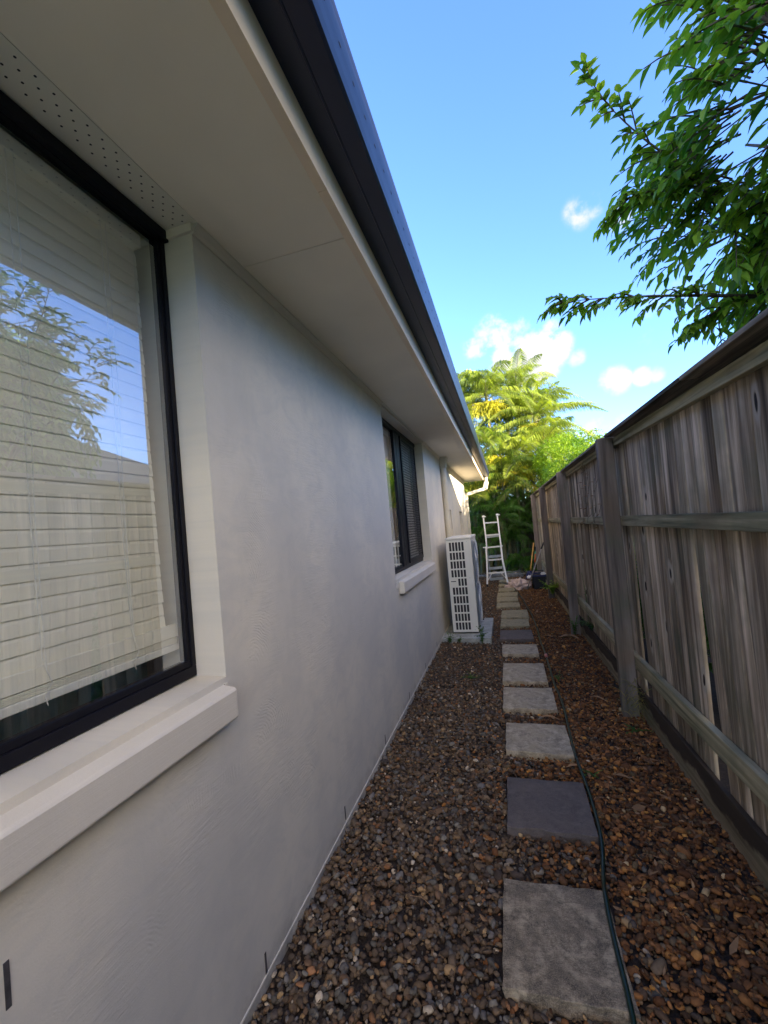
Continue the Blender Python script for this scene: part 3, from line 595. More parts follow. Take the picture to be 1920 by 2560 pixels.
b = MB(); hz = H0+.03+5*rh; b.box(ax0+.06*W, ax0+.30*W, ay0-.006, ay0-.0003, hz+.015, hz+.022); b.box(ax0+.06*W, ax0+.30*W, ay0-.006, ay0-.0003, hz+.068, hz+.074); b.box(ax0+.06*W, ax0+.075*W, ay0-.006, ay0-.0003, hz+.022, hz+.068); b.box(ax0+.285*W, ax0+.30*W, ay0-.006, ay0-.0003, hz+.022, hz+.068); b.build('carry_handle', 'ac', ac)
b = MB(); b.box(ax0+.077*W, ax0+.283*W, ay0-.0022, ay0-.0006, hz+.056, hz+.067); b.build('handle_recess', 'dark', ac)
for u, zz in ((.84, H1-.03), (.84, hz+.10), (.86, H0+.03)): b = MB(); b.tube([(ax0+u*W, ay0-.004, zz), (ax0+u*W, ay0+.001, zz)], .006, 10); b.build('screw', 'acmetal', ac)
for zc in (.37, .97):   # fan guards on the path side
    b = MB(); yc = 6.16; rad = .27
    for k in range(9): b.tube([(ax1+.034-.002*k*.5, yc+math.cos(a)*rad*(k+1)/9, zc+math.sin(a)*rad*(k+1)/9) for a in [2*math.pi*j/28 for j in range(29)]], .0018, 4, False)
    for j in range(36): a = 2*math.pi*j/36; b.tube([(ax1+.034, yc+math.cos(a)*.05, zc+math.sin(a)*.05), (ax1+.03, yc+math.cos(a)*rad, zc+math.sin(a)*rad), (ax1+.002, yc+math.cos(a)*(rad+.01), zc+math.sin(a)*(rad+.01))], .0015, 4, False)
    for zz in np.arange(zc-.285, zc+.29, .0125): b.box(ax1+.0005, ax1+.028, ay0+.05, ay0+.20, zz, zz+.003)
    g = b.build('fan_guard', 'acmetal', ac)
    b = MB(); b.tube([(ax1+.003, yc, zc), (ax1+.006, yc, zc)], .26, 32); b.build('fan_opening', 'dark', g)
    b = MB(); b.tube([(ax1+.006, yc, zc), (ax1+.02, yc, zc)], .05, 20)
    for j in range(3):
        a = 2.1*j+.4; b.hexa([(ax1+.008, yc+math.cos(a-.4)*.05, zc+math.sin(a-.4)*.05), (ax1+.016, yc+math.cos(a+.4)*.05, zc+math.sin(a+.4)*.05), (ax1+.016, yc+math.cos(a+.45)*.24, zc+math.sin(a+.45)*.24), (ax1+.008, yc+math.cos(a-.3)*.24, zc+math.sin(a-.3)*.24),
                                  (ax1+.011, yc+math.cos(a-.4)*.05, zc+math.sin(a-.4)*.05), (ax1+.019, yc+math.cos(a+.4)*.05, zc+math.sin(a+.4)*.05), (ax1+.019, yc+math.cos(a+.45)*.24, zc+math.sin(a+.45)*.24), (ax1+.011, yc+math.cos(a-.3)*.24, zc+math.sin(a-.3)*.24)])
    b.build('fan', 'acmetal', g)
for yy in (ay0+.1, ay1-.14): b = MB(); b.box(ax0+.02, ax1+.03, yy, yy+.05, .036, .0545); b.build('foot', 'black', ac)

# ------------------------------------------------------------------ fence
PX = [(-1.3, .765), (1.12, .74), (3.47, .715), (5.79, .690), (8.40, .667), (10.75, .655), (13.1, .648), (15.4, .64)]
def FXs(y): return float(np.interp(y, [p[0] for p in PX], [p[1] for p in PX]))
fence = thing('timber_fence', (.75, 5, 0), 'tall weathered grey timber paling fence running along the right of the passage', 'fence')
def sweep(b, y0, y1, dx0, dx1, z0, z1, n=8, jit=.0, zf=None):
    for i in range(n):
        a = y0+(y1-y0)*i/n; c = y0+(y1-y0)*(i+1)/n
        def pt(y, dx, z, k): 
            j = noise.noise(Vector((y*3+k*5, dx*30, z*9)))*jit; e = zf(y) if zf else 0
            return (FXs(y)+dx+j, y, z+j*.6+e)
        q = [pt(a, dx0, z0, 0), pt(a, dx1, z0, 1), pt(c, dx1, z0, 1), pt(c, dx0, z0, 0), pt(a, dx0, z1, 2), pt(a, dx1, z1, 3), pt(c, dx1, z1, 3), pt(c, dx0, z1, 2)]
        o = len(b.v); b.v += q; b.c += [b.col]*8
        fs = [(0, 3, 2, 1), (4, 5, 6, 7), (1, 2, 6, 5), (3, 0, 4, 7)]
        if i == 0: fs.append((0, 1, 5, 4))
        if i == n-1: fs.append((2, 3, 7, 6))
        b.f += [tuple(x+o for x in f) for f in fs]
posts = [p for p in PX if p[0] > 0]
for i, (py, px) in enumerate(PX):
    b = MB(); b.col = (random.random()*.6+.2, random.random(), random.random()); w = .108; ln = [0, 0, 0, 0, 0, 0, 0, 0][i]
    H = 2.03+(.01 if i in (2, 3) else 0)
    b.hexa([(px, py, -.2), (px+w, py, -.2), (px+w, py+.075, -.2), (px, py+.075, -.2), (px, py, H), (px+w, py, H), (px+w, py+.075, H), (px, py+.075, H)])
    b.build('post', 'post', fence, bevel=.006)
for i in range(len(PX)-1):
    y0, y1 = PX[i][0], PX[i+1][0]
    near = y1 <= 3.5
    tf = (lambda y: (0 if y > 3.47 else -(3.47-y)*.022)) 
    for z0, z1, dxa, dxb, zf, lb in ((1.975, 2.035, .112, .150, tf, None), (1.378, 1.450, .112, .150, None, None), (.335, .432, .112, .150, (lambda y: .012*math.sin(y*1.3)), None)):
        b = MB(); b.col = (random.random(), random.random(), random.random()); sweep(b, y0+.002, y1-.002, dxa, dxb, z0, z1, 14, .003, zf); b.build('rail', 'rail', fence, bevel=.004)
    cut = y0+.42*(y1-y0)
    for a, c in ((y0-.0 if i == 0 else y0+.077, cut), (cut+.004, y1-.002)):
        b = MB(); b.col = (random.random(), random.random(), random.random()); sweep(b, a, c, .048, .215, 2.036+random.uniform(0, .004), 2.058, 12, .006, (lambda y: (0 if y > 3.47 else -(3.47-y)*.006))); b.build('capping', 'cap', fence, bevel=.003)
    # palings
    b = MB(); y = y0+.062
    last = False
    while y < y1+.05:
        ends = [2.432, 3.42, 3.53] if i == 1 else [y1+.06]   # boards lean toward the camera at the foot and leave two tapering gaps
        tgt = next((e for e in ends if e > y+.01), None)
        if tgt is None: break
        nb = max(1, round((tgt-y)/.102)); w = (tgt-y)/nb*(U(.93, 1.07) if nb > 1 else 1); g = U(.001, .003); lean0 = U(-.003, .003); lean1 = U(-.003, .003); dx = U(0, .007)
        fan = lambda q: 0.0
        if i == 1 and tgt == 2.432: fan = lambda q: -.135*max(0, (q-1.2)/1.23)
        elif i == 1 and tgt == 3.42: fan = lambda q: -.12*max(0, (q-2.5)/.92)
        if i == 1 and abs(y-3.42) < .002: y = 3.45; w = .08; g = 0; lean0 = lean1 = 0
        sk0, sk1 = fan(y), fan(y+w)
        b.col = (min(1, max(0, random.gauss(.5, .24))), random.random(), random.random())
        x0_, x1_ = FXs(y)+.152+dx, FXs(y+w)+.152+dx; zt = 2.03+(0 if y > 3.47 else -(3.47-y)*.006); zb_ = .05+U(-.03, .02)
        nz_ = 10; vs = []
        for j in range(nz_+1):
            t = j/nz_; z = zb_+(zt-zb_)*t; l = lean0*(1-t)+lean1*t; wv = .0025*noise.noise(Vector((y*20, z*2.5, 1)))
            cup = .003
            k_ = min(1, max(0, (1.5-z)/1.4)); ya_, yb_ = y+l+.0015+sk0*k_, y+w+l-g+sk1*k_
            vs += [(x0_+wv+.006, ya_, z), (x0_+wv, ya_+.005, z), ((x0_+x1_)/2+wv-cup, (ya_+yb_)/2, z), (x1_+wv, yb_-.005, z), (x1_+wv+.006, yb_, z), (x1_+wv+.016, yb_, z), (x0_+wv+.016, ya_, z)]
        fs = []
        for j in range(nz_):
            for q in range(7): fs.append((j*7+q, j*7+(q+1) % 7, (j+1)*7+(q+1) % 7, (j+1)*7+q))
        fs += [(6, 5, 4, 3, 2, 1, 0), tuple(nz_*7+q for q in range(7))]
        b.add(vs, fs); y += w
    b.build('paling_panel', 'paling', fence)
    b = MB(); b.col = (random.random(), random.random(), random.random()); sweep(b, y0+.003, y1-.003, .128, .1515, -.09, .165, 10, .004); b.build('sleeper_board', 'sleeper', fence, bevel=.005)

# ------------------------------------------------------------------ vegetation helpers
def bez(a, c, d, n=8): return [a*(1-t)**2+c*2*t*(1-t)+d*t*t for t in [i/n for i in range(n+1)]]
def frond(b, base, d0, L, droop, wid, n=46, tw=0, tone=.5, spread=1.0):
    """arching pinnate frond; returns rachis points"""
    d0 = d0.normalized(); h = Vector((d0.x, d0.y, 0)); h = h.normalized() if h.length > .05 else Vector((1, 0, 0))
    c = base+d0*L*.55; e = base+d0*L*.80+h*L*.22*spread-Vector((0, 0, droop*L)); P = bez(base, c, e, 12)
    pv = [Vector(p) for p in P]; side0 = h.cross(Vector((0, 0, 1))).normalized()
    for i in range(n):
        t = .14+.86*i/(n-1); f = t*12; j = min(11, int(f)); p = pv[j].lerp(pv[j+1], f-j); tg = (pv[j+1]-pv[j]).normalized(); up = side0.cross(tg).normalized()
        ll = wid*math.sin(math.pi*min(1, .12+t*.86))**.6*(1-.35*t)
        for s in (-1, 1):
            o = (side0*s*1.0+tg*(.55+.5*t)+up*U(.15, .45)).normalized(); l2 = ll*U(.85, 1.08); w = wid*.021
            m = p+o*l2*.5; dn = Vector((0, 0, -1)); tip = p+(o*.80+dn*.62+Vector((U(-.06, .06), U(-.06, .06), 0))).normalized()*l2; sw = tg*w
            b.col = (min(1, max(0, tone+random.gauss(0, .22))), random.random(), 0)
            b.add([p-sw*.5, p+sw*.5, m+sw, m-sw, tip], [(0, 1, 2, 3), (3, 2, 4)])
    return pv
def palm(x, y, h, L, nf, mat, label, seed, tone=.5, flower=False, group='palms at the end of the passage', lean=(0, 0), base_z=-.05, wid=.50):
    random.seed(seed); nf = int(nf*1.5); r = thing('palm_tree', (x, y, base_z), label, 'palm', group)
    b = MB(); top = Vector((x+lean[0], y+lean[1], h)); pts = [Vector((x, y, base_z-.05)).lerp(top, t)+Vector((.03*math.sin(t*3), 0, 0)) for t in [i/8 for i in range(9)]]
    b.tube(pts, [.065-.02*i/8 for i in range(9)], 9); b.build('trunk', 'cane', r, True)
    b = MB(); st = MB()
    for i in range(nf):
        a = i*2.399+U(-.2, .2); el = .15+1.2*(1-(i/nf))**.8 if nf > 4 else U(.5, 1.2); el = R(84)-(i/nf)*R(95)+U(-.15, .15)
        d = Vector((math.cos(a)*math.cos(el), math.sin(a)*math.cos(el), math.sin(el))); l = L*U(.8, 1.1)
        P = frond(b, top+Vector((0, 0, U(-.15, .1))), d, l, U(.12, .55)+.2*(i/nf), wid*U(.85, 1.1), 50 if L > 1.2 else 36, tone=tone)
        st.tube(P, [.012*(1-.85*k/12)+.001 for k in range(13)], 5)
    b.build('crown', mat, r); st.build('frond_stem', 'cane', r, True)
    if flower:
        for k in range(flower):
            b = MB(); a = U(3.6, 5.6); bs = top+Vector((0, 0, -.25)); mid = bs+Vector((math.cos(a)*.3, math.sin(a)*.3, .0))
            for j in range(110):
                q = mid+Vector((random.gauss(0, .17), random.gauss(0, .17), -abs(random.gauss(0, .28)))); b.col = (random.random(), random.random(), 0)
                P = bez(bs, mid+Vector((0, 0, .08)), q, 4); b.tube(P, .004, 3, False)
                for m in range(5): leafpoly(b, P[-1].lerp(P[-2], m*.25), Vector((U(-1, 1), U(-1, 1), U(-1.2, .1))), Vector((0, 0, 1)), .07, .022)
            b.build('flower_cluster', 'flower', r)
    return r
palm(-1.0, 13.9, 5.5, 1.9, 16, 'frond', 'leftmost tall palm rising behind the roof corner, feathery green crown', 1, .55, 1)
palm(-.2, 13.3, 5.3, 1.9, 17, 'frond', 'tall palm with pale arching fronds, second from the left', 2, .7, 3)
palm(.75, 14.2, 5.45, 1.9, 17, 'frond', 'tallest central palm with golden flower clusters under its crown', 3, .6, 4)
palm(1.35, 14.4, 4.7, 1.9, 14, 'frond', 'right-hand palm whose thin fronds arch out against the sky', 4, .45, 2)
palm(.55, 12.9, 3.2, 1.5, 12, 'frond', 'shorter palm with bright lime fronds before the tall ones', 5, .9, 1)
palm(1.3, 13.2, 3.6, 1.5, 12, 'frond', 'mid-height palm rising over the bright bush', 6, .75, 0)
palm(-.7, 12.9, 2.9, 1.5, 12, 'frond', 'mid-height palm beside the eave downpipe', 7, .35, 1)
palm(-1.4, 14.4, 5.0, 1.8, 14, 'frond', 'palm mostly hidden by the roof edge, fronds arching above the gutter', 11, .8, 2)
palm(.35, 13.9, 4.4, 1.8, 16, 'frond', 'palm with olive fronds filling the middle of the clump', 12, .35, 2)
palm(1.15, 13.6, 4.5, 1.8, 15, 'frond', 'palm just right of centre with bright upright fronds', 13, .85, 2)
palm(1.6, 13.9, 3.7, 1.2, 13, 'frond', 'rightmost palm, orange-tinged fronds over the bright bush', 14, .65, 1)
palm(-.3, 12.8, 3.6, 1.5, 12, 'frond', 'palm between the downpipe and the golden fronds', 15, .5, 2)
palm(0.05, 12.7, 2.7, 1.35, 9, 'frond', 'low sunlit palm straight above the ladder', 16, .55, 0)
palm(.9, 12.8, 2.6, 1.3, 9, 'frond', 'low sunlit palm beside the far end of the fence', 17, .7, 0)
palm(-.85, 12.6, 2.2, 1.2, 9, 'frond', 'low palm with drooping yellowish fronds by the corner downpipe', 18, .9, 0)
palm(.42, 12.7, 2.5, 1.0, 5, 'frond_gold', 'short palm with yellowing golden fronds above the ladder', 8, .6, 0)
low = [(-.1, 12.4, 1.5, 1.3), (.55, 12.9, 1.9, 1.3), (-.5, 12.6, 1.7, 1.2), (.2, 12.8, 1.0, 1.2), (-.75, 12.5, .9, 1.1), (-.35, 12.9, 1.1, 1.2), (.05, 12.7, .8, 1.0), (.45, 12.6, 1.2, 1.2), (.15, 13.3, 1.7, 1.3), (-.6, 13.3, 1.6, 1.3), (.75, 13.2, 1.5, 1.2), (-1.3, 12.6, 1.5, 1.2), (.3, 12.3, .25, .7)]
lowl = ['dark palm directly over the ladder rungs', 'dark palm between ladder and fence, higher', 'dark palm left of the ladder under the downpipe elbow', 'dark palm behind the ladder, mid height', 'low dark palm nearest the house corner', 'low dark palm left of the ladder top', 'low dark palm straight behind the ladder', 'low dark palm right of the ladder, fronds hanging down', 'shaded palm in the gap over the ladder', 'shaded palm behind the low corner palm', 'shaded palm beside the far fence posts', 'shaded palm behind the wall end', 'tiny palm sprouting at ground level behind the kerb']
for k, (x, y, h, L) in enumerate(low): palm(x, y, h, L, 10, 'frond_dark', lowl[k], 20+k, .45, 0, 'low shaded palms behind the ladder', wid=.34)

def cloud_leaves(b, blobs, n, L, seed, shell=.55, aspect=.42, thr=-.08, nscale=1.6, jitter=1):
    random.seed(seed); cnt = 0; tries = 0; tw = sum(q[3]*q[4]*q[5] for q in blobs)
    while cnt < n and tries < n*12:
        tries += 1; r_ = random.random()*tw
        for q in blobs:
            r_ -= q[3]*q[4]*q[5]
            if r_ <= 0: break
        v = rdir(); v = Vector((v.x, v.y, v.z*1.6)).normalized(); rad = random.uniform(shell, 1)**.6
        p = Vector((q[0]+v.x*q[3]*rad, q[1]+v.y*q[4]*rad, q[2]+v.z*q[5]*rad))
        if noise.noise(p*nscale+Vector((seed, 0, 0))) < thr: continue
        cnt += 1; d = (v+rdir()*.9+Vector((0, 0, -.25))).normalized(); tone = (min(1, max(0, .5+.5*noise.noise(p*2.3)+random.gauss(0, .2))), random.random(), 0)
        for j in range(3): leafpoly(b, p+rdir()*L*.4, (d+rdir()*.7), Vector((U(-.4, .4), U(-.4, .4), 1)), L*U(.7, 1.2), L*aspect, .2, .25, tone)
def bush(name, x, y, blobs, n, L, mat, label, cat, seed, group=None, shell=.5, trunk=.04, thr=-.1):
    r = thing(name, (x, y, -.1), label, cat, group); b = MB(); cloud_leaves(b, blobs, n, L, seed, shell, thr=thr); b.build('crown', mat, r)
    b = MB(); base = Vector((x, y, -.1))
    for q in blobs:
        for k in range(3):
            e = Vector((q[0], q[1], q[2]))+rdir()*min(q[3:6])*.6; b.tube(bez(base, Vector((x, y, q[2]*.7)), e, 6), [trunk*(1-.13*i) for i in range(7)], 6)
    b.build('trunk', 'bark', r, True)
G = 'bright bushes behind the fence'
bush('leafy_bush', 1.9, 9.4, [(1.6, 9.2, 2.35, .75, 1.0, .78), (2.4, 10.0, 2.3, .9, 1.0, .85), (1.5, 7.9, 2.0, .5, .6, .75)], 9000, .06, 'bushleaf', 'bright lime bush showing over the fence right of the palms', 'bush', 31, G)
bush('leafy_bush', 1.6, 11.8, [(1.55, 11.6, 2.6, .8, 1.0, .95), (1.35, 12.6, 2.3, .7, .8, .9)], 8000, .065, 'bushleaf', 'bright green bush at the far end of the fence before the palms', 'bush', 32, G)
bush('leafy_bush', 3.2, 8.0, [(3.0, 8.2, 1.5, .9, 1.2, 1.3)], 1200, .09, 'bushleaf', 'sunlit green shrub glimpsed through the fence gaps', 'bush', 33, G)
bush('red_shrub', -.5, 14.6, [(-.55, 14.4, 3.3, .55, .4, .4)], 420, .09, 'redleaf', 'dark red leaved shrub in the gap between palms beside the eave', 'shrub', 34)
# dark mass of planting closing the view
for k, (x, y, z, rx, rz) in enumerate([(-2.8, 15.0, 1.6, 1.3, 2.2), (-.9, 15.0, 1.7, 1.2, 2.3), (.6, 15.0, 1.7, 1.2, 2.3), (2.3, 15.0, 1.7, 1.3, 2.0), (-.2, 17.5, 2.6, 2.0, 2.9), (3.6, 17, 2.0, 1.6, 2.2)]):
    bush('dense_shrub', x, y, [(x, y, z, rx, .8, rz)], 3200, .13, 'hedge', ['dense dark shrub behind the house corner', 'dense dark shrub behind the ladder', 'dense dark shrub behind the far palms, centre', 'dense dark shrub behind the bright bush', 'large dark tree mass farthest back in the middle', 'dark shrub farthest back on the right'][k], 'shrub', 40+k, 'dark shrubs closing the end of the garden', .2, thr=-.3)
# neighbour hedge seen through gaps
b = MB(); b.add([(.96, -3, -.06), (3.4, -3, -.06), (3.4, 13, -.06), (.96, 13, -.06)], [(0, 1, 2, 3)]); tag(b.build('garden_bed_soil', 'soil'), kind='structure')
for k, (x, y) in enumerate([(1.7, 3.4), (1.55, 4.4), (1.75, 5.4), (1.7, 6.6)]):
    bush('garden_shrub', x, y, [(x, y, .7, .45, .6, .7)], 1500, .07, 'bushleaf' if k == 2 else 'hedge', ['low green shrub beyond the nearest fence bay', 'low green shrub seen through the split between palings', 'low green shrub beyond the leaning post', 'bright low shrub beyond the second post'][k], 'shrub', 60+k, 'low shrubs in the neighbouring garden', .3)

# big tree overhanging the fence
def sprig(b, s, P, L, W, tone=.4, every=.045, start=.0):
    """leaves alternately along a polyline; s = stems mesh"""
    s.tube(P, [.0035*(1-.7*i/(len(P)-1))+.0007 for i in range(len(P))], 4, False); acc_ = 0; side = 1
    for i in range(len(P)-1):
        a, c = P[i], P[i+1]; seg = (c-a).length; t = every-acc_
        while t < seg:
            q = a.lerp(c, t/seg); tg = (c-a).normalized(); sd = tg.cross(Vector((0, 0, 1)))
            if sd.length < .05: sd = tg.orthogonal()
            sd.normalize(); side *= -1; d = (tg*.8+sd*side*.85+Vector((0, 0, U(-.28, .12)))+rdir()*.25).normalized()
            leafpoly(b, q, d, Vector((0, 0, 1))+rdir()*.35, L*U(.8, 1.15), W*U(.85, 1.1), .22, .3, (min(1, max(0, tone+random.gauss(0, .2))), random.random()*.8, 0)); t += every
        acc_ = (seg-(t-every)) % every if seg > every else (acc_+seg)
    tg = (P[-1]-P[-2]).normalized(); leafpoly(b, P[-1], tg, Vector((0, 0, 1)), L, W, .2, .3)
def big_tree(name, base, top, blobs, ntw, seed, label, extra=(), L=.074, thr=-.12):
    random.seed(seed); r = thing(name, base, label, 'tree'); tk = MB(); lv = MB(); tw = MB(); b0 = Vector(base); t0 = Vector(top)
    tk.tube(bez(b0, b0.lerp(t0, .5)+Vector((.08, .05, 0)), t0, 8), [.085-.004*i for i in range(9)], 10); limbs = []
    for q in blobs:
        for k in range(7):
            e = Vector(q[:3])+Vector((rdir().x*q[3], rdir().y*q[4], rdir().z*q[5]))*.75; s0 = b0.lerp(t0, U(.55, 1)); P = bez(s0, s0.lerp(e, .5)+Vector((0, 0, .25)), e, 9); limbs += P[2:]
            tk.tube(P, [.020*(1-.09*i)+.0015 for i in range(10)], 6)
    for s0, mid, e in extra:
        P = bez(Vector(s0), Vector(mid), Vector(e), 12); tk.tube(P, [.008*(1-.085*i)+.001 for i in range(13)], 5)
        for i in range(2, 13):
            for k in range(2):
                a = P[i]; tg = (P[i]-P[i-1]).normalized(); sd = tg.cross(Vector((0, 0, 1))).normalized()*random.choice((-1, 1)); d = (tg*.9+sd*U(.2, 1.0)+Vector((0, 0, U(-.5, .35)))).normalized(); l = U(.10, .2)*(1-.03*i)
                sprig(lv, tw, bez(a, a+d*l*.6, a+d*l-Vector((0, 0, l*.22)), 5), L*.72, L*.36, .55, .028)
    lt = np.array([tuple(v) for v in limbs]); tot = sum(q[3]*q[4]*q[5] for q in blobs); c = 0; tries = 0
    while c < ntw and tries < ntw*10:
        tries += 1; r_ = random.random()*tot
        for q in blobs:
            r_ -= q[3]*q[4]*q[5]
            if r_ <= 0: break
        v = rdir(); v = Vector((v.x, v.y, v.z*1.7)).normalized(); rad = random.uniform(.05, 1)**.45; p = Vector((q[0]+v.x*q[3]*rad, q[1]+v.y*q[4]*rad, q[2]+v.z*q[5]*rad))
        if noise.noise(p*2.0+Vector((seed, 3, 1))) < thr or (p.x < .8 and p.z < 2.15): continue
        c += 1; nl = Vector(lt[np.argmin(((lt-np.array(p))**2).sum(1))]); d = ((p-nl).normalized()*.9+v*.6+rdir()*.5+Vector((0, 0, .05))).normalized(); l = U(.16, .30)
        tone = .42+.55*noise.noise(p*1.7)+.12*(p.z-3.0); sprig(lv, tw, bez(p, p+d*l*.6, p+d*l-Vector((0, 0, l*.3)), 5), L, L*.46, tone, .030)
        if c % 3 == 0: tw.tube(bez(nl, nl.lerp(p, .5), p, 4), .003, 4, False)
    tk.build('trunk', 'bark', r, True); lv.build('crown', 'leaf', r); tw.build('twigs', 'bark', tk_parent(r)); return r
def tk_parent(r): return r
tree = big_tree('overhanging_tree', (1.75, 2.1, -.1), (1.7, 2.05, 2.3),
    [(1.60, 2.1, 2.95, .74, .60, .48), (1.52, 1.68, 3.20, .68, .45, .62), (1.72, 2.3, 2.50, .50, .5, .22), (1.25, 2.62, 2.90, .30, .30, .30), (2.3, 2.6, 2.9, .6, .6, .65), (2.2, 1.4, 3.6, .8, .6, .8), (2.05, 2.0, 2.95, .6, .5, .6), (1.62, 1.6, 2.9, .55, .35, .7), (1.75, 1.75, 2.75, .5, .35, .45)], 6400, 5,
    'large glossy green tree leaning over the fence at the upper right',
    [((1.1, 2.15, 2.35), (.65, 2.05, 2.42), (.33, 2.0, 2.43)), ((1.1, 2.1, 2.75), (.75, 2.05, 2.95), (.53, 2.0, 3.33)), ((1.25, 2.2, 2.40), (1.05, 2.2, 2.38), (.90, 2.2, 2.30)), ((1.1, 1.8, 3.1), (.95, 1.8, 3.3), (.82, 1.85, 3.45)), ((1.0, 2.1, 2.8), (.75, 2.0, 2.85), (.60, 2.0, 2.80))])

# weeds, vine, grass
def weed(x, y, z, h, n, L, mat, label, seed, cat='weed', spread=.12, name='weed_plant'):
    random.seed(seed); b = MB(); s = MB()
    r = thing(name, (x, y, z), label, cat)
    for k in range(n):
        a = U(0, 6.28); e = Vector((x+math.cos(a)*spread*U(.2, 1), y+math.sin(a)*spread*U(.2, 1), z+h*U(.5, 1))); P = bez(Vector((x, y, z)), Vector((x, y, z+h*.6)), e, 5); sprig(b, s, P, L, L*.5, .5, .03)
    b.build('leaves', mat, r); s.build('stems', mat, r)
weed(.83, 5.2, .17, .12, 16, .032, 'weed', 'green weed tuft on the sleeper between first and second post', 71, spread=.22)
weed(.85, 5.45, .17, .62, 5, .022, 'weed', 'thin climbing weed stem rising up the lower rail', 72, spread=.05)
weed(.72, 5.72, -.03, .24, 12, .035, 'weed', 'leafy weed at the foot of the second post', 73, spread=.10)
weed(.72, 8.2, .05, .28, 26, .05, 'bushleaf', 'bright fern-like weed at the foot of the third post', 74, spread=.22)
weed(.74, 3.25, -.035, .05, 8, .02, 'weed', 'small creeping weed on gravel by the leaning grass', 75, spread=.10)
weed(.36, 2.44+.24, -.03, .03, 8, .016, 'weed', 'tiny green weed between pavers beside the hose', 76, spread=.07)
weed(-.40, 5.38, -.02, .2, 9, .035, 'weed', 'dark weed growing against the front of the concrete pad, right side', 77, spread=.10)
weed(-.80, 5.36, -.02, .13, 7, .03, 'weed', 'dark weed at the wall corner of the concrete pad', 78, spread=.08)
weed(-.68, 5.37, -.02, .12, 6, .03, 'weed', 'small weed before the middle of the concrete pad', 79, spread=.07)
weed(-.45, 4.2, -.03, .04, 9, .018, 'weed', 'sparse green weed in the grey pebbles left of the fourth paver', 80, spread=.12)
weed(.52, 11.9, -.05, .30, 14, .07, 'bushleaf', 'bright lime plant behind the yellow handle', 81, spread=.22)
weed(.34, 4.15, -.03, .08, 6, .02, 'weed', 'small weed beside the hose and fourth paver', 82, spread=.05)
random.seed(90); r = thing('grass_tuft', (.77, 3.44, -.03), 'tuft of long green and straw grass at the foot of the near post', 'grass tuft'); b = MB()
for k in range(46):
    a = U(0, 6.28); o = Vector((.72+U(0, .12), 3.43+U(-.02, .02), -.03+U(0, .28))); l = U(.08, .2); e = o+Vector((math.cos(a)*l*.7, -abs(math.sin(a))*l*.7, U(-.1, .08))); P = bez(o, o+Vector((math.cos(a)*l*.3, -.03, l*.5)), e, 5)
    b.col = (random.random(), .2, 0); b.tube(P, [.0022*(1-.15*i) for i in range(6)], 3, False)
b.build('blades', 'grassdry', r)
random.seed(91); r = thing('dry_vine', (.83, 4.6, 1.2), 'thin dead vine clinging to the palings left of the near post', 'vine'); b = MB(); lf = MB()
for k in range(9):
    y = U(4.3, 5.2); z = U(1.2, 1.5); pts = []; a = U(1.1, 2.0)
    for j in range(16):
        pts.append((FXs(y)+(.106 if 1.37 < z < 1.46 or z > 1.96 else .138), y, z)); y += math.cos(a)*.05; z += math.sin(a)*.05; a += U(-.5, .5)
        if z > 2.02: break
    if len(pts) > 3: b.tube(pts, .0018, 4, False)
    for q in pts[2::3]: lf.col = (.3, .8, 0); leafpoly(lf, Vector(q), Vector((-.3, U(-1, 1), U(-.6, .4))), Vector((1, 0, .2)), .05, .008)
b.build('stems', 'bark', r); lf.build('leaves', 'litter', r)

# ------------------------------------------------------------------ kerb
b = MB(); b.box(-.9, .35, 11.62, 11.80, -.06, .045); b.box(-.45, .30, 11.95, 12.1, -.05, .075)
tag(b.build('garden_kerb', 'kerb', bevel=.01), 'grey concrete garden kerb crossing behind the ladder', 'kerb')
b = MB(); random.seed(5)
pp = np.stack([rng.uniform(-1.1, .7, 260), rng.uniform(11.8, 12.6, 260), rng.uniform(-.03, .03, 260)], 1); cc = np.where(rng.uniform(0, 1, (260, 1)) < .4, np.array([[.4, .33, .25]]), np.array([[.16, .12, .08]]))
stones('bed_rocks', pp, rng.uniform(.03, .09, 260), cc*rng.uniform(.6, 1.2, (260, 1)), 2, label='small rocks and mulch in the bed behind the kerb')

# ------------------------------------------------------------------ ladder
def S(P, Yn, Yo=10.1):  # same sight line, other depth
    k = Yn/Yo; return Vector((P[0]*k, Yn, 1.5+(P[1]-1.5)*k))
lad = thing('ladder', (-.3, 10.3, 0), 'white aluminium multi-purpose step ladder standing open at the end of the path', 'ladder')
def YL(z): return 10.12+.30*max(0, z)/1.6
def LP(x, z): return S((x, z), YL(z))
b = MB()
for pts in ([(-.464, 1.59), (-.452, 1.16), (-.447, .85)], [(-.149, 1.60), (-.138, 1.16), (-.126, .87)]):
    P = [LP(*q) for q in pts]; b = MB()
    for a, c in zip(P[:-1], P[1:]): b.bar(a, c, .03, .06, (0, 1, 0))
    b.build('inner_rail', 'alu', lad)
b = MB()
for pts in ([(-.468, .90), (-.474, .58), (-.492, .28), (-.515, .03)], [(-.130, .90), (-.124, .58), (-.088, .28), (-.056, .05)]):
    P = [LP(*q) for q in pts]; b = MB()
    for a, c in zip(P[:-1], P[1:]): b.bar(a, c, .036, .07, (0, 1, 0))
    b.build('outer_rail', 'alu', lad)
for (xa, xb, za, zb_) in ((-.457, -.145, 1.454, 1.447), (-.451, -.138, 1.165, 1.165), (-.462, -.130, .879, .888), (-.47, -.122, .585, .590), (-.49, -.09, .28, .285)):
    b = MB(); b.bar(LP(xa, za), LP(xb, zb_), .065, .032); b.build('rung', 'alu', lad, bevel=.004)
b = MB(); b.bar(LP(-.49, .885), LP(-.105, .895), .03, .02); b.build('lock_bar', 'alu', lad)
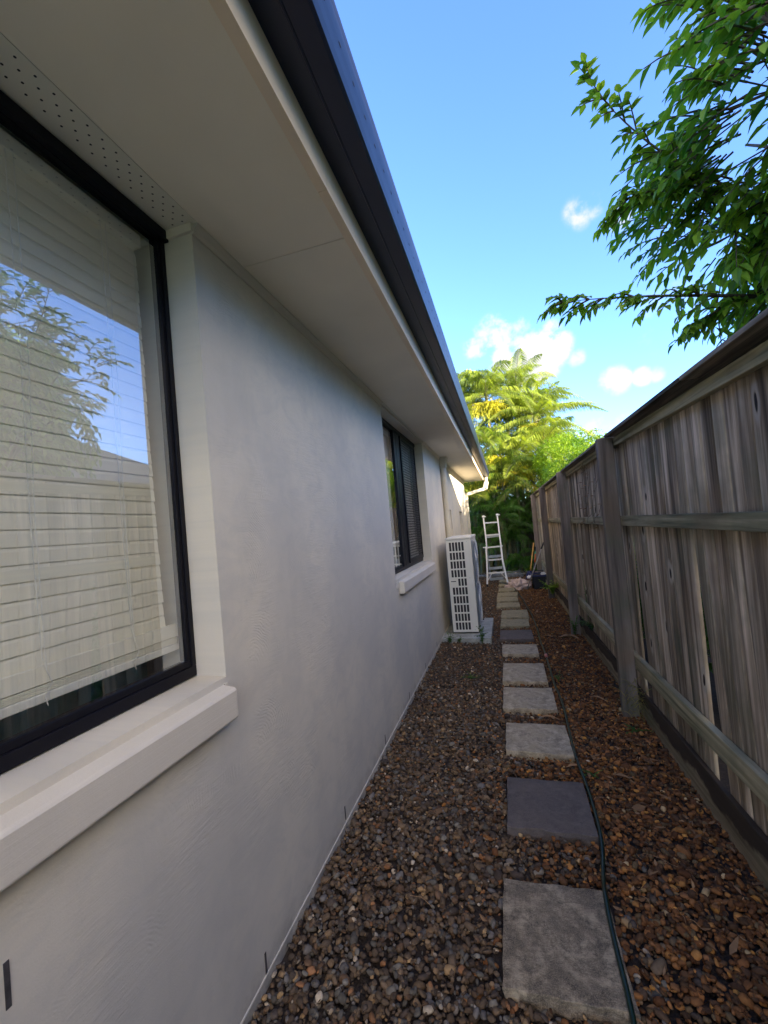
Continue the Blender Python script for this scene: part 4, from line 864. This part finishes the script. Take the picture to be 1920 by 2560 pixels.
for x, z in ((-.464, 1.60), (-.149, 1.615)): b = MB(); p = LP(x, z); b.tube([p+Vector((-.03, -.02, 0)), p+Vector((.03, -.02, 0))], .03, 12); b.tube([p+Vector((.02, -.02, 0)), p+Vector((.06, -.02, -.003))], .011, 8); b.build('hinge', 'alu', lad)
for x, z in ((-.49, .885), (-.11, .895)): b = MB(); p = LP(x, z); b.tube([p+Vector((-.05, -.02, 0)), p+Vector((.02, -.02, 0))], .012, 8); b.build('lock_knob', 'alu', lad)
for p_, q_ in ((LP(-.508, .10), LP(-.40, .26)), (LP(-.066, .12), LP(-.18, .27))): b = MB(); b.bar(p_, q_, .018, .02); b.build('brace', 'alu', lad)
b = MB()
for x, z in ((-.517, .005), (-.052, .022)): p = LP(x, z); b = MB(); b.box(p.x-.02, p.x+.02, p.y-.04, p.y+.04, -.03, p.z+.03); b.build('rubber_foot', 'black', lad)
for x, z in ((-.472, .60), (-.128, .60), (-.488, .30), (-.092, .30)): p = LP(x, z); b = MB(); b.box(p.x-.022, p.x+.022, p.y-.037, p.y+.037, p.z-.035, p.z-.012); b.build('rail_clip', 'black', lad)
b = MB(); top = [LP(-.464, 1.59), LP(-.149, 1.60)]; ft = [Vector((-.47, 11.15, 0)), Vector((-.14, 11.15, 0))]
for t, f_ in zip(top, ft): b.bar(t, f_, .03, .06, (0, 1, 0))
for zz in (1.13, .66, .39, .14): b.bar(S((-.452, zz), 10.45+(1.6-zz)*.42), S((-.14, zz+.01), 10.45+(1.6-zz)*.42), .05, .06)
b.build('rear_frame', 'acmetal', lad)

# ------------------------------------------------------------------ tub, cloth, tools
tub = thing('storage_tub', (.60, 9.6, -.03), 'dark navy plastic tub of rags standing by the fence', 'tub')
b = MB(); x0, x1, y0, y1 = .455, .725, 9.42, 9.85
def taper(b, x0, x1, y0, y1, z0, z1, g): b.hexa([(x0+g, y0+g, z0), (x1-g, y0+g, z0), (x1-g, y1-g, z0), (x0+g, y1-g, z0), (x0, y0, z1), (x1, y0, z1), (x1, y1, z1), (x0, y1, z1)])
taper(b, x0, x1, y0, y1, -.03, .25, .018); b.build('body', 'black', tub, bevel=.012)
b = MB(); frame_rim = [(x0-.012, x1+.012, y0-.012, y0+.01), (x0-.012, x1+.012, y1-.01, y1+.012), (x0-.012, x0+.01, y0+.01, y1-.01), (x1-.01, x1+.012, y0+.01, y1-.01)]
for q in frame_rim: b.box(*q, .235, .272)
b.build('rim', 'blue', tub, bevel=.005)
b = MB(); b.tube([(x0+.02, y0+.2, .25), (x0+.03, y0+.2, .34), (x1-.03, y0+.2, .34), (x1-.02, y0+.2, .25)], .008, 8); b.build('handle', 'black', tub)
def crumple(name, c, r, mat, label, cat, seed, nx=34, amp=.5, group=None, zmin=None):
    bm = bmesh.new(); bmesh.ops.create_icosphere(bm, subdivisions=5, radius=1)
    for v in bm.verts:
        p = v.co.copy(); q = Vector((p.x*1.6, p.y*1.6, p.z*1.2))+Vector((seed, 0, 0)); f = 1+amp*(abs(noise.noise(q*1.3))*1.2-.3)+amp*.5*(abs(noise.noise(q*3.1))-.2)+amp*.12*noise.noise(q*9)
        v.co = Vector((p.x*r[0]*f, p.y*r[1]*f, max(p.z, -.35)*r[2]*f*(1+.3*noise.noise(q*2))))
    me = bpy.data.meshes.new(name); bm.to_mesh(me); bm.free(); me.polygons.foreach_set('use_smooth', [True]*len(me.polygons)); me.materials.append(M[mat]); o = bpy.data.objects.new(name, me); COL.objects.link(o); o.location = c; return tag(o, label, cat, group)
crumple('drop_cloth', (.19, 9.78, .01), (.26, .24, .15), 'cloth', 'crumpled pinkish beige drop cloth heaped on the path beside the tub', 'cloth', 4.2)
crumple('blue_rag', (.44, 9.95, .17), (.08, .10, .12), 'blue', 'navy and white rag bundle between the cloth and the tub', 'rag', 8.1)
crumple('white_rag', (.69, 9.55, .275), (.05, .07, .035), 'white', 'white rag hanging over the corner of the tub', 'rag', 2.4)
crumple('white_rag', (.42, 9.78, .18), (.05, .05, .05), 'white', 'pale rag lying on the navy rag beside the tub', 'rag', 6.4)
def pole(name, a, c, r, mat, label, cat, grip=None):
    t = thing(name, a, label, cat); b = MB(); A, C_ = Vector(a), Vector(c); b.tube([A, C_], r, 12); b.build('shaft', mat, t, True)
    if grip: b = MB(); g0 = A.lerp(C_, grip[0]); g1 = A.lerp(C_, grip[1]); b.tube([g0, g1, g1+(g1-g0).normalized()*.006], [r*1.4, r*1.35, r*.8], 12); b.build('grip', grip[2], t, True)
pole('extension_pole', S((.327, -.015), 9.3, 9.4), (.745, 9.45, .945), .0125, 'greypole', 'long grey pole with black grip leaning on the fence over the cloth', 'pole', (.86, 1.0, 'black'))
pole('tool_handle', (.41, 10.1, .0), (.60, 10.35, .90), .014, 'yellow', 'yellow wooden handle leaning toward the fence behind the tub', 'tool handle', (0, .03, 'black'))
pole('tool_handle', (.49, 10.0, .05), (.635, 10.35, .80), .011, 'black', 'dark green handled tool leaning between the yellow and orange handles', 'tool handle', (.62, .86, 'green'))
pole('tool_handle', (.50, 9.95, .05), (.60, 10.1, .66), .010, 'black', 'orange gripped tool standing behind the grey pole', 'tool handle', (.7, 1.0, 'orange'))

# ------------------------------------------------------------------ hose
hp = [(.18, .8), (.215, 1.15), (.231, 1.38), (.237, 1.68), (.254, 1.886), (.297, 2.155), (.306, 2.509), (.294, 2.91), (.312, 3.477), (.309, 3.838), (.298, 4.11), (.299, 4.86), (.287, 5.489), (.294, 5.93), (.278, 6.78), (.245, 7.353), (.18, 8.373), (.105, 9.284), (.02, 9.8), (-.24, 10.6)]
hose = thing('garden_hose', (.28, 3, 0), 'dark green garden hose snaking along the right edge of the pavers', 'hose'); pts = []
for i in range(len(hp)-1):
    p0 = hp[max(i-1, 0)]; p1 = hp[i]; p2 = hp[i+1]; p3 = hp[min(i+2, len(hp)-1)]
    for k in range(8):
        t = k/8; f = lambda a, b_, c, d: .5*((2*b_)+(-a+c)*t+(2*a-5*b_+4*c-d)*t*t+(-a+3*b_-3*c+d)*t**3)
        x, y = f(p0[0], p1[0], p2[0], p3[0]), f(p0[1], p1[1], p2[1], p3[1]); on = any(a0-.01 < x < a1+.01 and c0-.02 < y < c1+.02 for a0, a1, c0, c1, _ in pav)
        pts.append((x, y, .010 if on else -.008+.004*math.sin(y*9)))
zs = [p[2] for p in pts]; pts = [(p[0], p[1], (zs[max(i-1, 0)]+zs[i]+zs[min(i+1, len(zs)-1)])/3) for i, p in enumerate(pts)]
b = MB(); b.tube(pts, .0085, 10); b.build('tubing', 'hose', hose, True)
b = MB(); b.tube([(.299, 4.80, .0), (.299, 4.88, .0)], .016, 12); b.build('coupling', 'red', hose, True)

# ------------------------------------------------------------------ neighbouring buildings (off frame; the tall one added to shade the passage)
def building(name, x0, x1, y0, y1, zt, zr, label, yr=None, seedw=1):
    r = thing(name, ((x0+x1)/2, (y0+y1)/2, -.1), label, 'house'); b = MB(); b.box(x0, x1, y0, y1, -.1, zt); wl_ = b.build('wall', 'brick', r)
    b = MB(); xm = (x0+x1)/2; hw = (x1-x0)/2; e = .35
    P = [(x0-e, y0-e, zt), (x1+e, y0-e, zt), (x1+e, y1+e, zt), (x0-e, y1+e, zt), (xm, y0+hw, zr), (xm, y1-hw, zr)]; b.add(P, [(0, 1, 4), (1, 2, 5, 4), (2, 3, 5), (3, 0, 4, 5), (3, 2, 1, 0)]); b.build('roof', 'tile', r)
    for yy in np.arange(y0+1.2, y1-1.5, 3.0):
        b = MB(); frame_box(b, yy, yy+1.4, 1.0, 2.1, .05, x0-.03, x0-.002); w = b.build('window', 'frame', r); b = MB(); b.box(x0-.012, x0-.004, yy+.05, yy+1.35, 1.05, 2.05); b.build('pane', 'dark', w)
building('neighbour_shade_house', 5.0, 9.0, -14, 2.87, 4.1, 4.7, 'tall unseen brick block added beyond the fence to shade the passage')
building('neighbour_shade_house', 5.2, 10.2, 3.3, 10.5, 2.7, 4.25, 'low brick house with dark hip roof beyond the fence')
print('verts', sum(len(o.data.vertices) for o in scn.objects if o.type == 'MESH'), 'objs', len(scn.objects))
